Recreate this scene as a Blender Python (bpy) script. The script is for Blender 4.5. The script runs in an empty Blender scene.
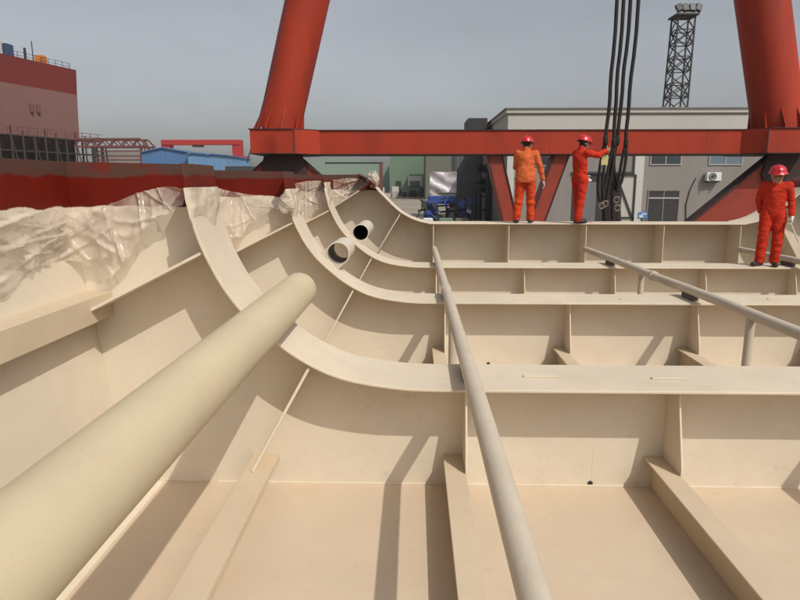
import bpy, bmesh, math, random
from mathutils import Vector, Matrix, noise
R = math.radians
random.seed(7)
scene = bpy.context.scene
COL = scene.collection
# ------------------------------------------------------------------ camera model
F = 622.0; YH = 182.0; XV = 415.0; ZC = 3.3
TH = math.atan((300 - YH) / F)
PSI = math.atan((XV - 400) / F * math.cos(TH))
def ray(x, y):
    u = (x - 400) / F; v = (y - 300) / F
    r = (u, math.cos(TH) - v * math.sin(TH), -(math.sin(TH) + v * math.cos(TH)))
    ca, sa = math.cos(PSI), math.sin(PSI)
    return Vector((ca * r[0] - sa * r[1], sa * r[0] + ca * r[1], r[2]))
def at(x, y, Y):
    r = ray(x, y); p = r * (Y / r[1])
    return Vector((p[0], p[1], p[2] + ZC))
cam = bpy.data.cameras.new('camera'); co = bpy.data.objects.new('camera', cam); COL.objects.link(co)
cam.sensor_width = 36; cam.lens = F / 800 * 36; cam.clip_start = 0.05; cam.clip_end = 6000
co.location = (0, 0, ZC); co.rotation_euler = (math.pi / 2 - TH, 0, PSI)
scene.camera = co
# ------------------------------------------------------------------ light
LV = Vector((-0.56, 0.68, -1.0)).normalized()          # direction the light travels
sun = bpy.data.lights.new('sun', 'SUN'); so = bpy.data.objects.new('sun', sun); COL.objects.link(so)
sun.energy = 2.95; sun.angle = R(0.6); sun.color = (1.0, 0.955, 0.875)
so.rotation_euler = LV.to_track_quat('-Z', 'Y').to_euler(); so.location = (20, -20, 60)
w = bpy.data.worlds.new('World'); scene.world = w; w.use_nodes = True
nt = w.node_tree; nt.nodes.clear()
sky = nt.nodes.new('ShaderNodeTexSky'); sky.sky_type = 'NISHITA'; sky.sun_disc = False
S = -LV
sky.sun_elevation = math.asin(S.z); sky.sun_rotation = math.atan2(S.x, S.y)
sky.air_density = 1.0; sky.dust_density = 3.5; sky.ozone_density = 1.5; sky.altitude = 10
hs = nt.nodes.new('ShaderNodeHueSaturation'); hs.inputs['Saturation'].default_value = 0.34
hs.inputs['Value'].default_value = 1.0
bg = nt.nodes.new('ShaderNodeBackground'); bg.inputs[1].default_value = 0.113
ow = nt.nodes.new('ShaderNodeOutputWorld')
tcw = nt.nodes.new('ShaderNodeTexCoord'); mpw = nt.nodes.new('ShaderNodeMapping'); mpw.inputs['Scale'].default_value = (1, 1, 3.5)
nzw = nt.nodes.new('ShaderNodeTexNoise'); nzw.inputs['Scale'].default_value = 3.2; nzw.inputs['Detail'].default_value = 5
mrw = nt.nodes.new('ShaderNodeMapRange'); mrw.inputs[1].default_value = .3; mrw.inputs[2].default_value = .7; mrw.inputs[3].default_value = .94; mrw.inputs[4].default_value = 1.06
mxw = nt.nodes.new('ShaderNodeMix'); mxw.data_type = 'RGBA'; mxw.blend_type = 'MULTIPLY'; mxw.inputs[0].default_value = 1
nt.links.new(tcw.outputs['Generated'], mpw.inputs[0]); nt.links.new(mpw.outputs[0], nzw.inputs[0]); nt.links.new(nzw.outputs[0], mrw.inputs[0])
nt.links.new(sky.outputs[0], hs.inputs['Color']); nt.links.new(hs.outputs[0], mxw.inputs[6]); nt.links.new(mrw.outputs[0], mxw.inputs[7]); nt.links.new(mxw.outputs[2], bg.inputs[0]); nt.links.new(bg.outputs[0], ow.inputs[0])
vs = scene.view_settings; vs.view_transform = 'Standard'; vs.look = 'None'; vs.gamma = 1; vs.exposure = 0.0
vs.use_curve_mapping = False
# ------------------------------------------------------------------ materials
def mat(name, c, rough=0.6, var=0.12, scale=3.0, c2=None, c2amt=0.5, c2scale=1.2, bump=0.0, bscale=30, metal=0.0, spec=0.4, stretch=None, lo=.5, hi=.72):
    m = bpy.data.materials.new(name); m.use_nodes = True
    n = m.node_tree.nodes; l = m.node_tree.links
    b = n['Principled BSDF']
    b.inputs['Roughness'].default_value = rough; b.inputs['Metallic'].default_value = metal
    b.inputs['Specular IOR Level'].default_value = spec
    tc = n.new('ShaderNodeTexCoord')
    mp = n.new('ShaderNodeMapping'); l.new(tc.outputs['Object'], mp.inputs[0])
    if stretch: mp.inputs['Scale'].default_value = stretch
    nz = n.new('ShaderNodeTexNoise'); nz.inputs['Scale'].default_value = scale; nz.inputs['Detail'].default_value = 6
    nz.inputs['Roughness'].default_value = 0.6
    l.new(mp.outputs[0], nz.inputs[0])
    mr = n.new('ShaderNodeMapRange'); mr.inputs[1].default_value = 0.3; mr.inputs[2].default_value = 0.7
    mr.inputs[3].default_value = 1 - var; mr.inputs[4].default_value = 1 + var * 0.6
    l.new(nz.outputs[0], mr.inputs[0])
    mx = n.new('ShaderNodeMix'); mx.data_type = 'RGBA'; mx.blend_type = 'MULTIPLY'; mx.inputs[0].default_value = 1
    mx.inputs[6].default_value = (*c, 1); l.new(mr.outputs[0], mx.inputs[7])
    out = mx.outputs[2]
    if c2:
        n2 = n.new('ShaderNodeTexNoise'); n2.inputs['Scale'].default_value = c2scale; n2.inputs['Detail'].default_value = 8
        n2.inputs['Roughness'].default_value = 0.65
        l.new(mp.outputs[0], n2.inputs[0])
        r2 = n.new('ShaderNodeMapRange'); r2.inputs[1].default_value = lo; r2.inputs[2].default_value = hi
        r2.inputs[3].default_value = 0; r2.inputs[4].default_value = c2amt
        l.new(n2.outputs[0], r2.inputs[0])
        m2 = n.new('ShaderNodeMix'); m2.data_type = 'RGBA'; l.new(r2.outputs[0], m2.inputs[0])
        l.new(out, m2.inputs[6]); m2.inputs[7].default_value = (*c2, 1); out = m2.outputs[2]
    l.new(out, b.inputs['Base Color'])
    if bump:
        n3 = n.new('ShaderNodeTexNoise'); n3.inputs['Scale'].default_value = bscale; n3.inputs['Detail'].default_value = 4
        l.new(mp.outputs[0], n3.inputs[0])
        bp = n.new('ShaderNodeBump'); bp.inputs['Strength'].default_value = bump; bp.inputs['Distance'].default_value = 0.02
        l.new(n3.outputs[0], bp.inputs['Height']); l.new(bp.outputs[0], b.inputs['Normal'])
    m['out'] = 0
    return m

BEIGE = (0.64, 0.52, 0.37)
def hull_mat(name, base, dust, red=False, zred=0.0, zrust=.26):
    """beige epoxy paint with dusty wear, thin scuffs; optionally red oxide primer above a wavy paint line"""
    m = mat(name, base, rough=0.5, var=0.07, scale=1.3, c2=dust, c2amt=0.55, c2scale=2.2, bump=0.3, bscale=1.6, spec=0.2, lo=.46, hi=.75)
    n = m.node_tree.nodes; l = m.node_tree.links; b = n['Principled BSDF']
    cur = b.inputs['Base Color'].links[0].from_socket
    tc = n.new('ShaderNodeTexCoord')
    # fine scuffs
    nz = n.new('ShaderNodeTexNoise'); nz.inputs['Scale'].default_value = 14; nz.inputs['Detail'].default_value = 10; nz.inputs['Roughness'].default_value = .75
    l.new(tc.outputs['Object'], nz.inputs[0])
    r = n.new('ShaderNodeMapRange'); r.inputs[1].default_value = .58; r.inputs[2].default_value = .78; r.inputs[4].default_value = .5
    l.new(nz.outputs[0], r.inputs[0])
    mx = n.new('ShaderNodeMix'); mx.data_type = 'RGBA'; l.new(r.outputs[0], mx.inputs[0]); l.new(cur, mx.inputs[6]); mx.inputs[7].default_value = (.36, .27, .19, 1)
    cur = mx.outputs[2]
    if red:
        geo = n.new('ShaderNodeNewGeometry'); sp = n.new('ShaderNodeSeparateXYZ'); l.new(geo.outputs['Position'], sp.inputs[0])
        n2 = n.new('ShaderNodeTexNoise'); n2.inputs['Scale'].default_value = 3.5; n2.inputs['Detail'].default_value = 5; l.new(geo.outputs['Position'], n2.inputs[0])
        ad = n.new('ShaderNodeMath'); ad.operation = 'MULTIPLY_ADD'; ad.inputs[1].default_value = .10; l.new(n2.outputs[0], ad.inputs[0]); l.new(sp.outputs[2], ad.inputs[2])
        s1 = n.new('ShaderNodeMapRange'); s1.inputs[1].default_value = zred + .05; s1.inputs[2].default_value = zred + .058; l.new(ad.outputs[0], s1.inputs[0])
        n4 = n.new('ShaderNodeTexNoise'); n4.inputs['Scale'].default_value = 4; n4.inputs['Detail'].default_value = 8; l.new(geo.outputs['Position'], n4.inputs[0])
        redc = n.new('ShaderNodeValToRGB'); redc.color_ramp.elements[0].color = (.105, .0065, .002, 1); redc.color_ramp.elements[1].color = (.15, .009, .003, 1)
        redc.color_ramp.elements[0].position = .3; redc.color_ramp.elements[1].position = .7; l.new(n4.outputs[0], redc.inputs[0])
        s2 = n.new('ShaderNodeMapRange'); s2.inputs[1].default_value = zred + zrust - .01; s2.inputs[2].default_value = zred + zrust + .01; l.new(ad.outputs[0], s2.inputs[0])
        rust = n.new('ShaderNodeValToRGB'); rust.color_ramp.elements[0].color = (.085, .042, .032, 1); rust.color_ramp.elements[1].color = (.15, .02, .012, 1)
        rust.color_ramp.elements[0].position = .5; rust.color_ramp.elements[1].position = .72; l.new(n4.outputs[0], rust.inputs[0])
        m3 = n.new('ShaderNodeMix'); m3.data_type = 'RGBA'; l.new(s2.outputs[0], m3.inputs[0]); l.new(redc.outputs[0], m3.inputs[6]); l.new(rust.outputs[0], m3.inputs[7])
        m4 = n.new('ShaderNodeMix'); m4.data_type = 'RGBA'; l.new(s1.outputs[0], m4.inputs[0]); l.new(cur, m4.inputs[6]); l.new(m3.outputs[2], m4.inputs[7])
        cur = m4.outputs[2]
    l.new(cur, b.inputs['Base Color'])
    return m
ZRED = ZC - 0.17
M = {}
M['web'] = hull_mat('beige_paint_web', (0.665, 0.582, 0.458), (0.61, 0.505, 0.38), True, ZRED)
M['flange'] = hull_mat('beige_paint_flange', (0.62, 0.535, 0.41), (0.52, 0.41, 0.305), True, ZC - 0.10, .19)
M['floor'] = hull_mat('beige_paint_floor', (0.565, 0.455, 0.335), (0.54, 0.40, 0.275))
M['stiff'] = hull_mat('beige_paint_stiffener', (0.56, 0.455, 0.325), (0.50, 0.375, 0.26))
M['pipe'] = hull_mat('beige_paint_pipe', (0.54, 0.46, 0.305), (0.50, 0.385, 0.265))
M['pole'] = mat('pole_paint', (0.53, 0.46, 0.36), .5, .10, 6, (0.42, 0.34, 0.27), .5, 3.0, bump=.1, bscale=40)
M['pipe_in'] = mat('pipe_inside', (0.30, 0.27, 0.22), .7, .1)
M['pipe_dark'] = mat('pipe_inside_shaded', (0.035, 0.022, 0.018), .8, .2)  # shade inside the third stub put into the bore colour
M['pad'] = mat('pole_shade', (0.10, 0.085, 0.085), .8, .15)  # dark tone of the pole's shadow where it crosses a flange
M['dark'] = mat('dark_gap', (0.03, 0.027, 0.025), .8, .1)
M['crane'] = mat('crane_red_paint', (0.325, 0.034, 0.014), .55, .16, .8, (0.185, 0.026, 0.016), .75, 1.1, bump=.06, bscale=2, stretch=(1, 1, .22), spec=.22)
M['crane_dark'] = mat('crane_shaded_steel', (0.045, 0.022, 0.020), .8, .3, 2)  # dark steel of wheels and plates; shade on edge flanges put into colour
M['crane_strut'] = mat('crane_strut_paint', (0.26, 0.034, 0.016), .55, .2, 1.2, (0.16, 0.04, 0.03), .7, .9)
M['ground'] = mat('yard_concrete', (0.27, 0.235, 0.185), .9, .25, .15, (0.19, 0.165, 0.13), .7, .05)
M['wall_up'] = mat('pale_render_wall', (0.44, 0.42, 0.385), .8, .06, .3, (0.36, 0.34, 0.31), .5, .4, stretch=(1, 1, .2))
M['wall_lo'] = mat('grey_render_wall', (0.235, 0.215, 0.195), .85, .08, .5, (0.18, 0.165, 0.15), .6, .6, stretch=(1, 1, .25))
M['trim'] = mat('cornice_trim', (0.20, 0.19, 0.175), .8, .1, 1)
M['pilaster'] = mat('white_pilaster', (0.50, 0.49, 0.46), .7, .08, 1)
M['glass'] = mat('window_glass', (0.035, 0.045, 0.05), .12, .1, 1, spec=.6)
M['glass_blue'] = mat('window_glass_blue', (0.12, 0.17, 0.21), .12, .1, 1, spec=.6)
M['frame_w'] = mat('window_frame', (0.33, 0.32, 0.30), .5, .05)
M['door_dark'] = mat('dark_door', (0.035, 0.033, 0.032), .6, .15)
M['ac'] = mat('white_casing', (0.66, 0.66, 0.64), .45, .05)
M['grille'] = mat('dark_grille', (0.05, 0.05, 0.05), .5, .05)
M['blue_sign'] = mat('blue_sign', (0.06, 0.20, 0.52), .5, .05)
M['greywall'] = mat('bluegrey_cladding', (0.145, 0.145, 0.155), .7, .1, .5, stretch=(4, 4, .3))
M['green'] = mat('green_cladding', (0.135, 0.205, 0.14), .7, .06, .1, stretch=(3, 3, .3))
M['green_pale'] = mat('pale_green_roofing', (0.20, 0.27, 0.22), .7, .06, .1)
M['olive'] = mat('olive_cladding', (0.12, 0.125, 0.095), .8, .1, .1)
M['tarp'] = mat('white_tarpaulin', (0.55, 0.50, 0.52), .35, .12, 1.5, bump=.6, bscale=1.2)
M['blue_mach'] = mat('blue_machine_paint', (0.035, 0.07, 0.26), .5, .15, 1)
M['blue_dull'] = mat('dull_blue_paint', (0.035, 0.06, 0.13), .6, .15, 1)
M['blue_shed'] = mat('blue_cladding', (0.075, 0.165, 0.33), .6, .06, .1, stretch=(2, 2, .4))
M['blue_shed2'] = mat('light_blue_cladding', (0.14, 0.26, 0.43), .6, .06, .1)
M['red_far'] = mat('bright_red_paint', (0.38, 0.032, 0.032), .55, .1, .2)
M['truss_red'] = mat('faded_red_steel', (0.13, 0.045, 0.042), .7, .15, .2)
M['lattice'] = mat('lattice_steel', (0.03, 0.028, 0.028), .7, .15, .5)
M['scaf'] = mat('scaffold_steel', (0.055, 0.036, 0.030), .8, .2, .5)
M['rope'] = mat('dark_wire_rope', (0.018, 0.013, 0.012), .75, .3, 30, bump=.8, bscale=60)
M['shackle'] = mat('worn_shackle_steel', (0.16, 0.14, 0.125), .5, .2, 10, metal=.5)
M['orange'] = mat('orange_box', (0.62, 0.19, 0.02), .6, .1)
M['helmet'] = mat('red_helmet_shell', (0.50, 0.012, 0.018), .33, .04, spec=.6)
M['coverall'] = mat('red_coverall', (0.47, 0.030, 0.012), .85, .16, 7, (0.42, 0.02, 0.01), .5, 9, bump=.5, bscale=12, spec=.15)
M['coverall_b'] = mat('orange_red_trousers', (0.54, 0.055, 0.014), .85, .16, 7, (0.46, 0.035, 0.01), .5, 9, bump=.5, bscale=12, spec=.15)
M['jacket'] = mat('faded_orange_jacket', (0.55, 0.118, 0.036), .85, .14, 7, (0.50, 0.09, 0.03), .5, 8, bump=.5, bscale=12, spec=.15)
M['skin'] = mat('skin', (0.44, 0.23, 0.14), .55, .06, 20)
M['hair'] = mat('black_hair', (0.012, 0.010, 0.010), .6, .1)
M['boot'] = mat('black_boot', (0.022, 0.018, 0.016), .55, .15, 20)
M['glove'] = mat('white_cotton_glove', (0.62, 0.60, 0.56), .9, .1, 25, bump=.3, bscale=60)
M['glove_d'] = mat('soiled_glove', (0.22, 0.15, 0.07), .9, .2, 25)
M['strap'] = mat('pale_strap', (0.50, 0.45, 0.40), .7, .05)
M['stick'] = mat('pale_wood', (0.62, 0.56, 0.45), .7, .1, 20)
M['paper'] = mat('yellow_card', (0.50, 0.45, 0.22), .8, .1)
# ship side: red boot-top above faded pink primer, split at a height
def ship_mat():
    m = mat('ship_side_paint', (0.185, 0.088, 0.078), .7, .12, .08, (0.15, 0.072, 0.064), .5, .12, stretch=(1, 1, .3))
    n = m.node_tree.nodes; l = m.node_tree.links; b = n['Principled BSDF']
    cur = b.inputs['Base Color'].links[0].from_socket
    geo = n.new('ShaderNodeNewGeometry'); sp = n.new('ShaderNodeSeparateXYZ'); l.new(geo.outputs['Position'], sp.inputs[0])
    s = n.new('ShaderNodeMapRange'); s.inputs[1].default_value = ZC + 16.0; s.inputs[2].default_value = ZC + 16.05; l.new(sp.outputs[2], s.inputs[0])
    nz = n.new('ShaderNodeTexNoise'); nz.inputs['Scale'].default_value = .1; nz.inputs['Detail'].default_value = 6; l.new(geo.outputs['Position'], nz.inputs[0])
    rc = n.new('ShaderNodeValToRGB'); rc.color_ramp.elements[0].color = (.125, .011, .007, 1); rc.color_ramp.elements[1].color = (.155, .016, .010, 1); l.new(nz.outputs[0], rc.inputs[0])
    mx = n.new('ShaderNodeMix'); mx.data_type = 'RGBA'; l.new(s.outputs[0], mx.inputs[0]); l.new(cur, mx.inputs[6]); l.new(rc.outputs[0], mx.inputs[7])
    l.new(mx.outputs[2], b.inputs['Base Color']); return m
M['ship'] = ship_mat()
def plastic_mat():
    m = bpy.data.materials.new('plastic_film'); m.use_nodes = True
    n = m.node_tree.nodes; l = m.node_tree.links; b = n['Principled BSDF']
    tc = n.new('ShaderNodeTexCoord'); nz = n.new('ShaderNodeTexNoise'); nz.inputs['Scale'].default_value = 4; nz.inputs['Detail'].default_value = 6
    l.new(tc.outputs['Object'], nz.inputs[0])
    cr = n.new('ShaderNodeValToRGB'); cr.color_ramp.elements[0].color = (.55, .45, .36, 1); cr.color_ramp.elements[1].color = (.68, .59, .48, 1)
    cr.color_ramp.elements[0].position = .35; cr.color_ramp.elements[1].position = .65
    l.new(nz.outputs[0], cr.inputs[0]); l.new(cr.outputs[0], b.inputs['Base Color'])
    b.inputs['Roughness'].default_value = .11; b.inputs['Specular IOR Level'].default_value = .55
    mr = n.new('ShaderNodeMapRange'); mr.inputs[1].default_value = .35; mr.inputs[2].default_value = .62; mr.inputs[3].default_value = .22; mr.inputs[4].default_value = .62
    l.new(nz.outputs[0], mr.inputs[0]); l.new(mr.outputs[0], b.inputs['Alpha'])
    n3 = n.new('ShaderNodeTexNoise'); n3.inputs['Scale'].default_value = 6; n3.inputs['Detail'].default_value = 3; n3.inputs['Distortion'].default_value = .6
    l.new(tc.outputs['Object'], n3.inputs[0]); bp = n.new('ShaderNodeBump'); bp.inputs['Strength'].default_value = .42; bp.inputs['Distance'].default_value = .03
    vo = n.new('ShaderNodeTexVoronoi'); vo.feature = 'F1'; vo.inputs['Scale'].default_value = 3.6
    mp2 = n.new('ShaderNodeMix'); mp2.data_type = 'VECTOR'; mp2.inputs[0].default_value = .10; l.new(tc.outputs['Object'], mp2.inputs[4]); l.new(n3.outputs[1], mp2.inputs[5]); l.new(mp2.outputs[1], vo.inputs[0])
    ah = n.new('ShaderNodeMath'); ah.operation = 'MULTIPLY_ADD'; ah.inputs[1].default_value = 1.6; l.new(vo.outputs[0], ah.inputs[0]); l.new(n3.outputs[0], ah.inputs[2])
    l.new(ah.outputs[0], bp.inputs['Height']); l.new(bp.outputs[0], b.inputs['Normal'])
    return m
M['film'] = plastic_mat()
M['film_paint'] = mat('painted_over_film', (0.60, 0.515, 0.395), .3, .08, 5, (0.50, 0.37, 0.28), .5, 4, bump=.25, bscale=14, spec=.5)
# ------------------------------------------------------------------ mesh helpers
def obj(name, bm, m, parent=None, smooth=False, loc=None, bevel=0.0, recalc=True):
    if recalc: bmesh.ops.recalc_face_normals(bm, faces=bm.faces[:])
    if bevel:
        bmesh.ops.bevel(bm, geom=[e for e in bm.edges if e.is_manifold and e.calc_face_angle(0) > .6], offset=bevel, segments=1, affect='EDGES', clamp_overlap=True)
    me = bpy.data.meshes.new(name); bm.to_mesh(me); bm.free()
    me.materials.append(m)
    if smooth:
        for p in me.polygons: p.use_smooth = True
        if smooth == 'auto':
            me.set_sharp_from_angle(angle=R(35))
    o = bpy.data.objects.new(name, me); COL.objects.link(o)
    if loc is not None:
        o.location = loc
    if parent: o.parent = parent
    return o
def tag(o, label, cat=None, group=None, kind=None):
    if label: o['label'] = label
    if cat: o['category'] = cat
    if group: o['group'] = group
    if kind: o['kind'] = kind
    return o
def empty(name, label, cat, loc=(0, 0, 0), group=None):
    o = bpy.data.objects.new(name, None); COL.objects.link(o); o.location = loc; o.empty_display_size = .2
    return tag(o, label, cat, group)
def box(bm, lo, hi, mtx=None):
    x0, y0, z0 = lo; x1, y1, z1 = hi
    v = [bm.verts.new((x, y, z)) for x in (x0, x1) for y in (y0, y1) for z in (z0, z1)]
    if mtx:
        for q in v: q.co = mtx @ q.co
    for f in ((0, 1, 3, 2), (4, 6, 7, 5), (0, 4, 5, 1), (2, 3, 7, 6), (0, 2, 6, 4), (1, 5, 7, 3)):
        bm.faces.new([v[i] for i in f])
    return v
def prism(bm, poly, d):
    """closed polygon of 3-D points extruded by vector d"""
    d = Vector(d)
    a = [bm.verts.new(p) for p in poly]; b = [bm.verts.new(Vector(p) + d) for p in poly]
    n = len(poly)
    bm.faces.new(a); bm.faces.new(list(reversed(b)))
    for i in range(n): bm.faces.new((a[i], a[(i + 1) % n], b[(i + 1) % n], b[i]))
def tube(bm, pts, r, n=12, caps=True, r1=None):
    pts = [Vector(p) for p in pts]; rings = []
    up = Vector((0, 0, 1))
    for i, p in enumerate(pts):
        t = (pts[min(i + 1, len(pts) - 1)] - pts[max(i - 1, 0)]).normalized()
        if i == 0:
            a = t.cross(up if abs(t.z) < .95 else Vector((1, 0, 0))).normalized()
        else:
            a = (a - t * a.dot(t)).normalized()
        b = t.cross(a)
        rr = r[i] if isinstance(r, (list, tuple)) else (r if r1 is None else r + (r1 - r) * i / (len(pts) - 1))
        rings.append([bm.verts.new(p + (a * math.cos(2 * math.pi * k / n) + b * math.sin(2 * math.pi * k / n)) * rr) for k in range(n)])
    for i in range(len(rings) - 1):
        for k in range(n):
            bm.faces.new((rings[i][k], rings[i][(k + 1) % n], rings[i + 1][(k + 1) % n], rings[i + 1][k]))
    if caps:
        bm.faces.new(rings[0]); bm.faces.new(list(reversed(rings[-1])))
    return rings
def bar(bm, p, q, wx, wy=None):
    """square bar from p to q"""
    p = Vector(p); q = Vector(q); wy = wy or wx
    t = (q - p).normalized(); a = t.cross(Vector((0, 1, 0)) if abs(t.y) < .9 else Vector((0, 0, 1))).normalized(); b = t.cross(a)
    c = [(-1, -1), (1, -1), (1, 1), (-1, 1)]
    prism(bm, [p + a * (s * wx / 2) + b * (u * wy / 2) for s, u in c], q - p)
def catmull(pts, n=6):
    out = []
    P = [Vector(p) for p in pts]
    for i in range(len(P) - 1):
        p0 = P[max(i - 1, 0)]; p1 = P[i]; p2 = P[i + 1]; p3 = P[min(i + 2, len(P) - 1)]
        for k in range(n):
            t = k / n
            out.append(.5 * ((2 * p1) + (p2 - p0) * t + (2 * p0 - 5 * p1 + 4 * p2 - p3) * t * t + (3 * p1 - p0 - 3 * p2 + p3) * t ** 3))
    out.append(P[-1]); return out
def resample(pts, n):
    L = [0]
    for a, b in zip(pts, pts[1:]): L.append(L[-1] + (b - a).length)
    out = []; j = 0
    for i in range(n):
        s = L[-1] * i / (n - 1)
        while j < len(L) - 2 and L[j + 1] < s: j += 1
        t = (s - L[j]) / max(1e-9, L[j + 1] - L[j]); out.append(pts[j].lerp(pts[j + 1], min(1, max(0, t))))
    return out
# ------------------------------------------------------------------ ground
bm = bmesh.new()
bmesh.ops.create_grid(bm, x_segments=2, y_segments=2, size=3000)
tag(obj('ground', bm, M['ground']), None, kind='structure')
# ------------------------------------------------------------------ hull block
D1, D2, D3, D4 = 4.40, 7.55, 10.70, 12.90
HW = 0.31                      # half width of the frame flanges
ZF = ZC - 2.26                 # bottom plating
MID = 3.385                    # centre line of the block
YN, YFAR = -2.5, 13.15
block = empty('hull_block', 'beige painted open hull block of a ship with curved frames and red top edge', 'hull block', (MID, 6, ZF))
def hob(name, bm, m, parent=block, **k):
    """object given in world coordinates under the block (or one of its parts)"""
    o = obj(name, bm, m, parent, **k)
    o.matrix_parent_inverse = Matrix.Translation(-(Vector(block.location))) if parent is block else Matrix.Identity(4)
    return o
def mir(p): return Vector((2 * MID - p[0], p[1]))
inner_l = catmull([Vector(p) for p in ((-1.515, .12), (-1.50, -.05), (-1.47, -.25), (-1.42, -.42), (-1.35, -.58), (-1.28, -.71), (-1.18, -.85), (-1.07, -.965), (-.94, -1.08),
        (-.83, -1.165), (-.70, -1.245), (-.56, -1.31), (-.41, -1.355), (-.2, -1.39), (0, -1.41), (.3, -1.415))], 3)
arc = [Vector((-1.92 - .33 * math.sin(a), -1.93 - .33 * math.cos(a))) for a in [R(90 - 9 * i) for i in range(11)]]
shell_l = catmull([Vector(p) for p in ((-2.45, .14), (-2.44, -.15), (-2.42, -.5), (-2.35, -1.0), (-2.285, -1.45), (-2.255, -1.8))], 4) + arc + [Vector((-.6, -2.26)), Vector((.3, -2.26))]
def strip_solid(bm, a, b, y0, y1):
    """plate between two XZ curves a and b (same count), from y0 to y1"""
    va = [[bm.verts.new((p[0], y, p[1] + ZC)) for p in a] for y in (y0, y1)]
    vb = [[bm.verts.new((p[0], y, p[1] + ZC)) for p in b] for y in (y0, y1)]
    n = len(a)
    for i in range(n - 1):
        bm.faces.new((va[0][i], va[0][i + 1], vb[0][i + 1], vb[0][i])); bm.faces.new((va[1][i], vb[1][i], vb[1][i + 1], va[1][i + 1]))
        bm.faces.new((va[0][i], va[1][i], va[1][i + 1], va[0][i + 1])); bm.faces.new((vb[0][i], vb[0][i + 1], vb[1][i + 1], vb[1][i]))
    for i in (0, n - 1): bm.faces.new((va[0][i], vb[0][i], vb[1][i], va[1][i]))
def full(left):            # left half curve -> whole section
    return left + [mir(p) for p in reversed(left)]
def offset(curve, t):
    out = []
    for i, p in enumerate(curve):
        d = (curve[min(i + 1, len(curve) - 1)] - curve[max(i - 1, 0)]).normalized()
        out.append(p + Vector((-d.y, d.x)) * t)
    return out
# shell: bottom and side plating (one bent skin, split where the plates change)
side = [p for p in shell_l if p.x <= -1.915]
def shell_part(name, curve, m):
    bm = bmesh.new(); strip_solid(bm, curve, offset(curve, -.022), YN, YFAR)
    return hob(name, bm, m, smooth='auto')
shell_part('side_plating', side, M['web'])
shell_part('side_plating', [mir(p) for p in reversed(side)], M['web'])
flat = [Vector((-1.92, -2.26)), Vector((2 * MID + 1.92, -2.26))]
shell_part('bottom_plating', flat, M['floor'])
STX = [-1.02, 0.37, 1.865, 3.385, 4.905, 6.40, 7.79]      # webs of the bottom stiffeners
SH = 0.245
for i, x in enumerate(STX):
    bm = bmesh.new()
    fw = .15 if i else .19; s = 1 if i <= 5 else -1
    xw = sorted((x - s * fw / 2 - .006, x - s * fw / 2 + .006)); box(bm, (xw[0], YN, ZF + .001), (xw[1], YFAR - .02, ZF + SH - .014))
    box(bm, (min(x, x - s * fw), YN, ZF + SH - .014), (max(x, x - s * fw), YFAR - .02, ZF + SH))
    if i in (0, 6): xe = x if i == 0 else x - s * 0; box(bm, (xe - .012, YN, ZF + SH - .06), (xe, YFAR - .02, ZF + SH - .0145))
    hob('longitudinal_stiffener', bm, M['stiff'], bevel=.003)
for s in (0, 1):
    bm = bmesh.new()
    f = (lambda x: x) if not s else (lambda x: 2 * MID - x)
    xs = sorted((f(-2.21), f(-2.195))); box(bm, (xs[0], YN, ZC - .955), (xs[1], YFAR - .02, ZC - .775))
    xs = sorted((f(-2.385), f(-2.21))); box(bm, (xs[0], YN, ZC - .790), (xs[1], YFAR - .02, ZC - .776))
    hob('side_stiffener', bm, M['stiff'], bevel=.003)
def section_frame(d, inner, ov_f, ov_b, brk, flat_z, zbr=ZF + SH):
    n = 44
    a = resample(inner, n); b = resample(shell_l, n)
    a[-1] = Vector((.3, inner[-1].y)); b[-1] = Vector((.3, -2.26))
    A = full(a); B = full([p + Vector((.001, .001)) for p in b])
    bm = bmesh.new(); strip_solid(bm, A, B, d, d + .016)
    web = hob('frame', bm, M['web'])
    bm = bmesh.new(); strip_solid(bm, full(offset(inner, .012)), full(offset(inner, -.008)), d - ov_f, d + ov_b)
    fl = hob('flange', bm, M['flange'], web, smooth='auto')
    bv = fl.modifiers.new('bevel', 'BEVEL'); bv.width = .004; bv.segments = 2; bv.limit_method = 'ANGLE'; bv.angle_limit = R(60)
    for x in STX[1:6]:
        bm = bmesh.new(); zt = ZC + flat_z - .009
        prism(bm, [(x - .008, d - .001, zt), (x - .008, d - brk[0], zt), (x - .008, d - brk[0] - .01, zt - .10), (x - .008, d - brk[1], zbr + .06), (x - .008, d - brk[1], zbr), (x - .008, d - .001, zbr)], (.014, 0, 0))
        hob('bracket', bm, M['web'], web, bevel=.002)
    return web
def radial_bracket(web, p, q, d, b0, b1, s=0):
    f = (lambda x: x) if not s else (lambda x: 2 * MID - x)
    P = Vector((f(p[0]), 0, p[1] + ZC)); Q = Vector((f(q[0]), 0, q[1] + ZC)); t = (Q - P).normalized()
    nrm = Vector((t.z, 0, -t.x)) * .020
    bm = bmesh.new()
    prism(bm, [P + Vector((0, d - .001, 0)), P + Vector((0, d - b0, 0)), Q + Vector((0, d - b1, 0)), Q + Vector((0, d - .001, 0))], nrm)
    hob('bracket', bm, M['web'], web, bevel=.002)
frames = []
for d in (D1, D2, D3):
    wv = section_frame(d, inner_l, HW, HW, (.20, .33), -1.415); frames.append(wv)
    for s in (0, 1):
        radial_bracket(wv, (-.715, -1.262), (-1.13, -2.26 + SH), d, .29, .34, s)
        radial_bracket(wv, (-1.42, -.475), (-2.195, -.865), d, .29, .32, s)
f4 = catmull([Vector(p) for p in ((-1.12, .15), (-.88, .02), (-.73, -.16), (-.59, -.30), (-.44, -.45), (-.28, -.585), (-.1, -.69), (.1, -.765), (.3, -.805), (.45, -.815))], 4)
f4 = [p for p in f4 if p.x < .3] + [Vector((.3, -.80))]
f4[-1].y = -.815
wv = section_frame(D4, f4, .53, .22, (.50, .52), -.815); frames.append(wv)
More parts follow.
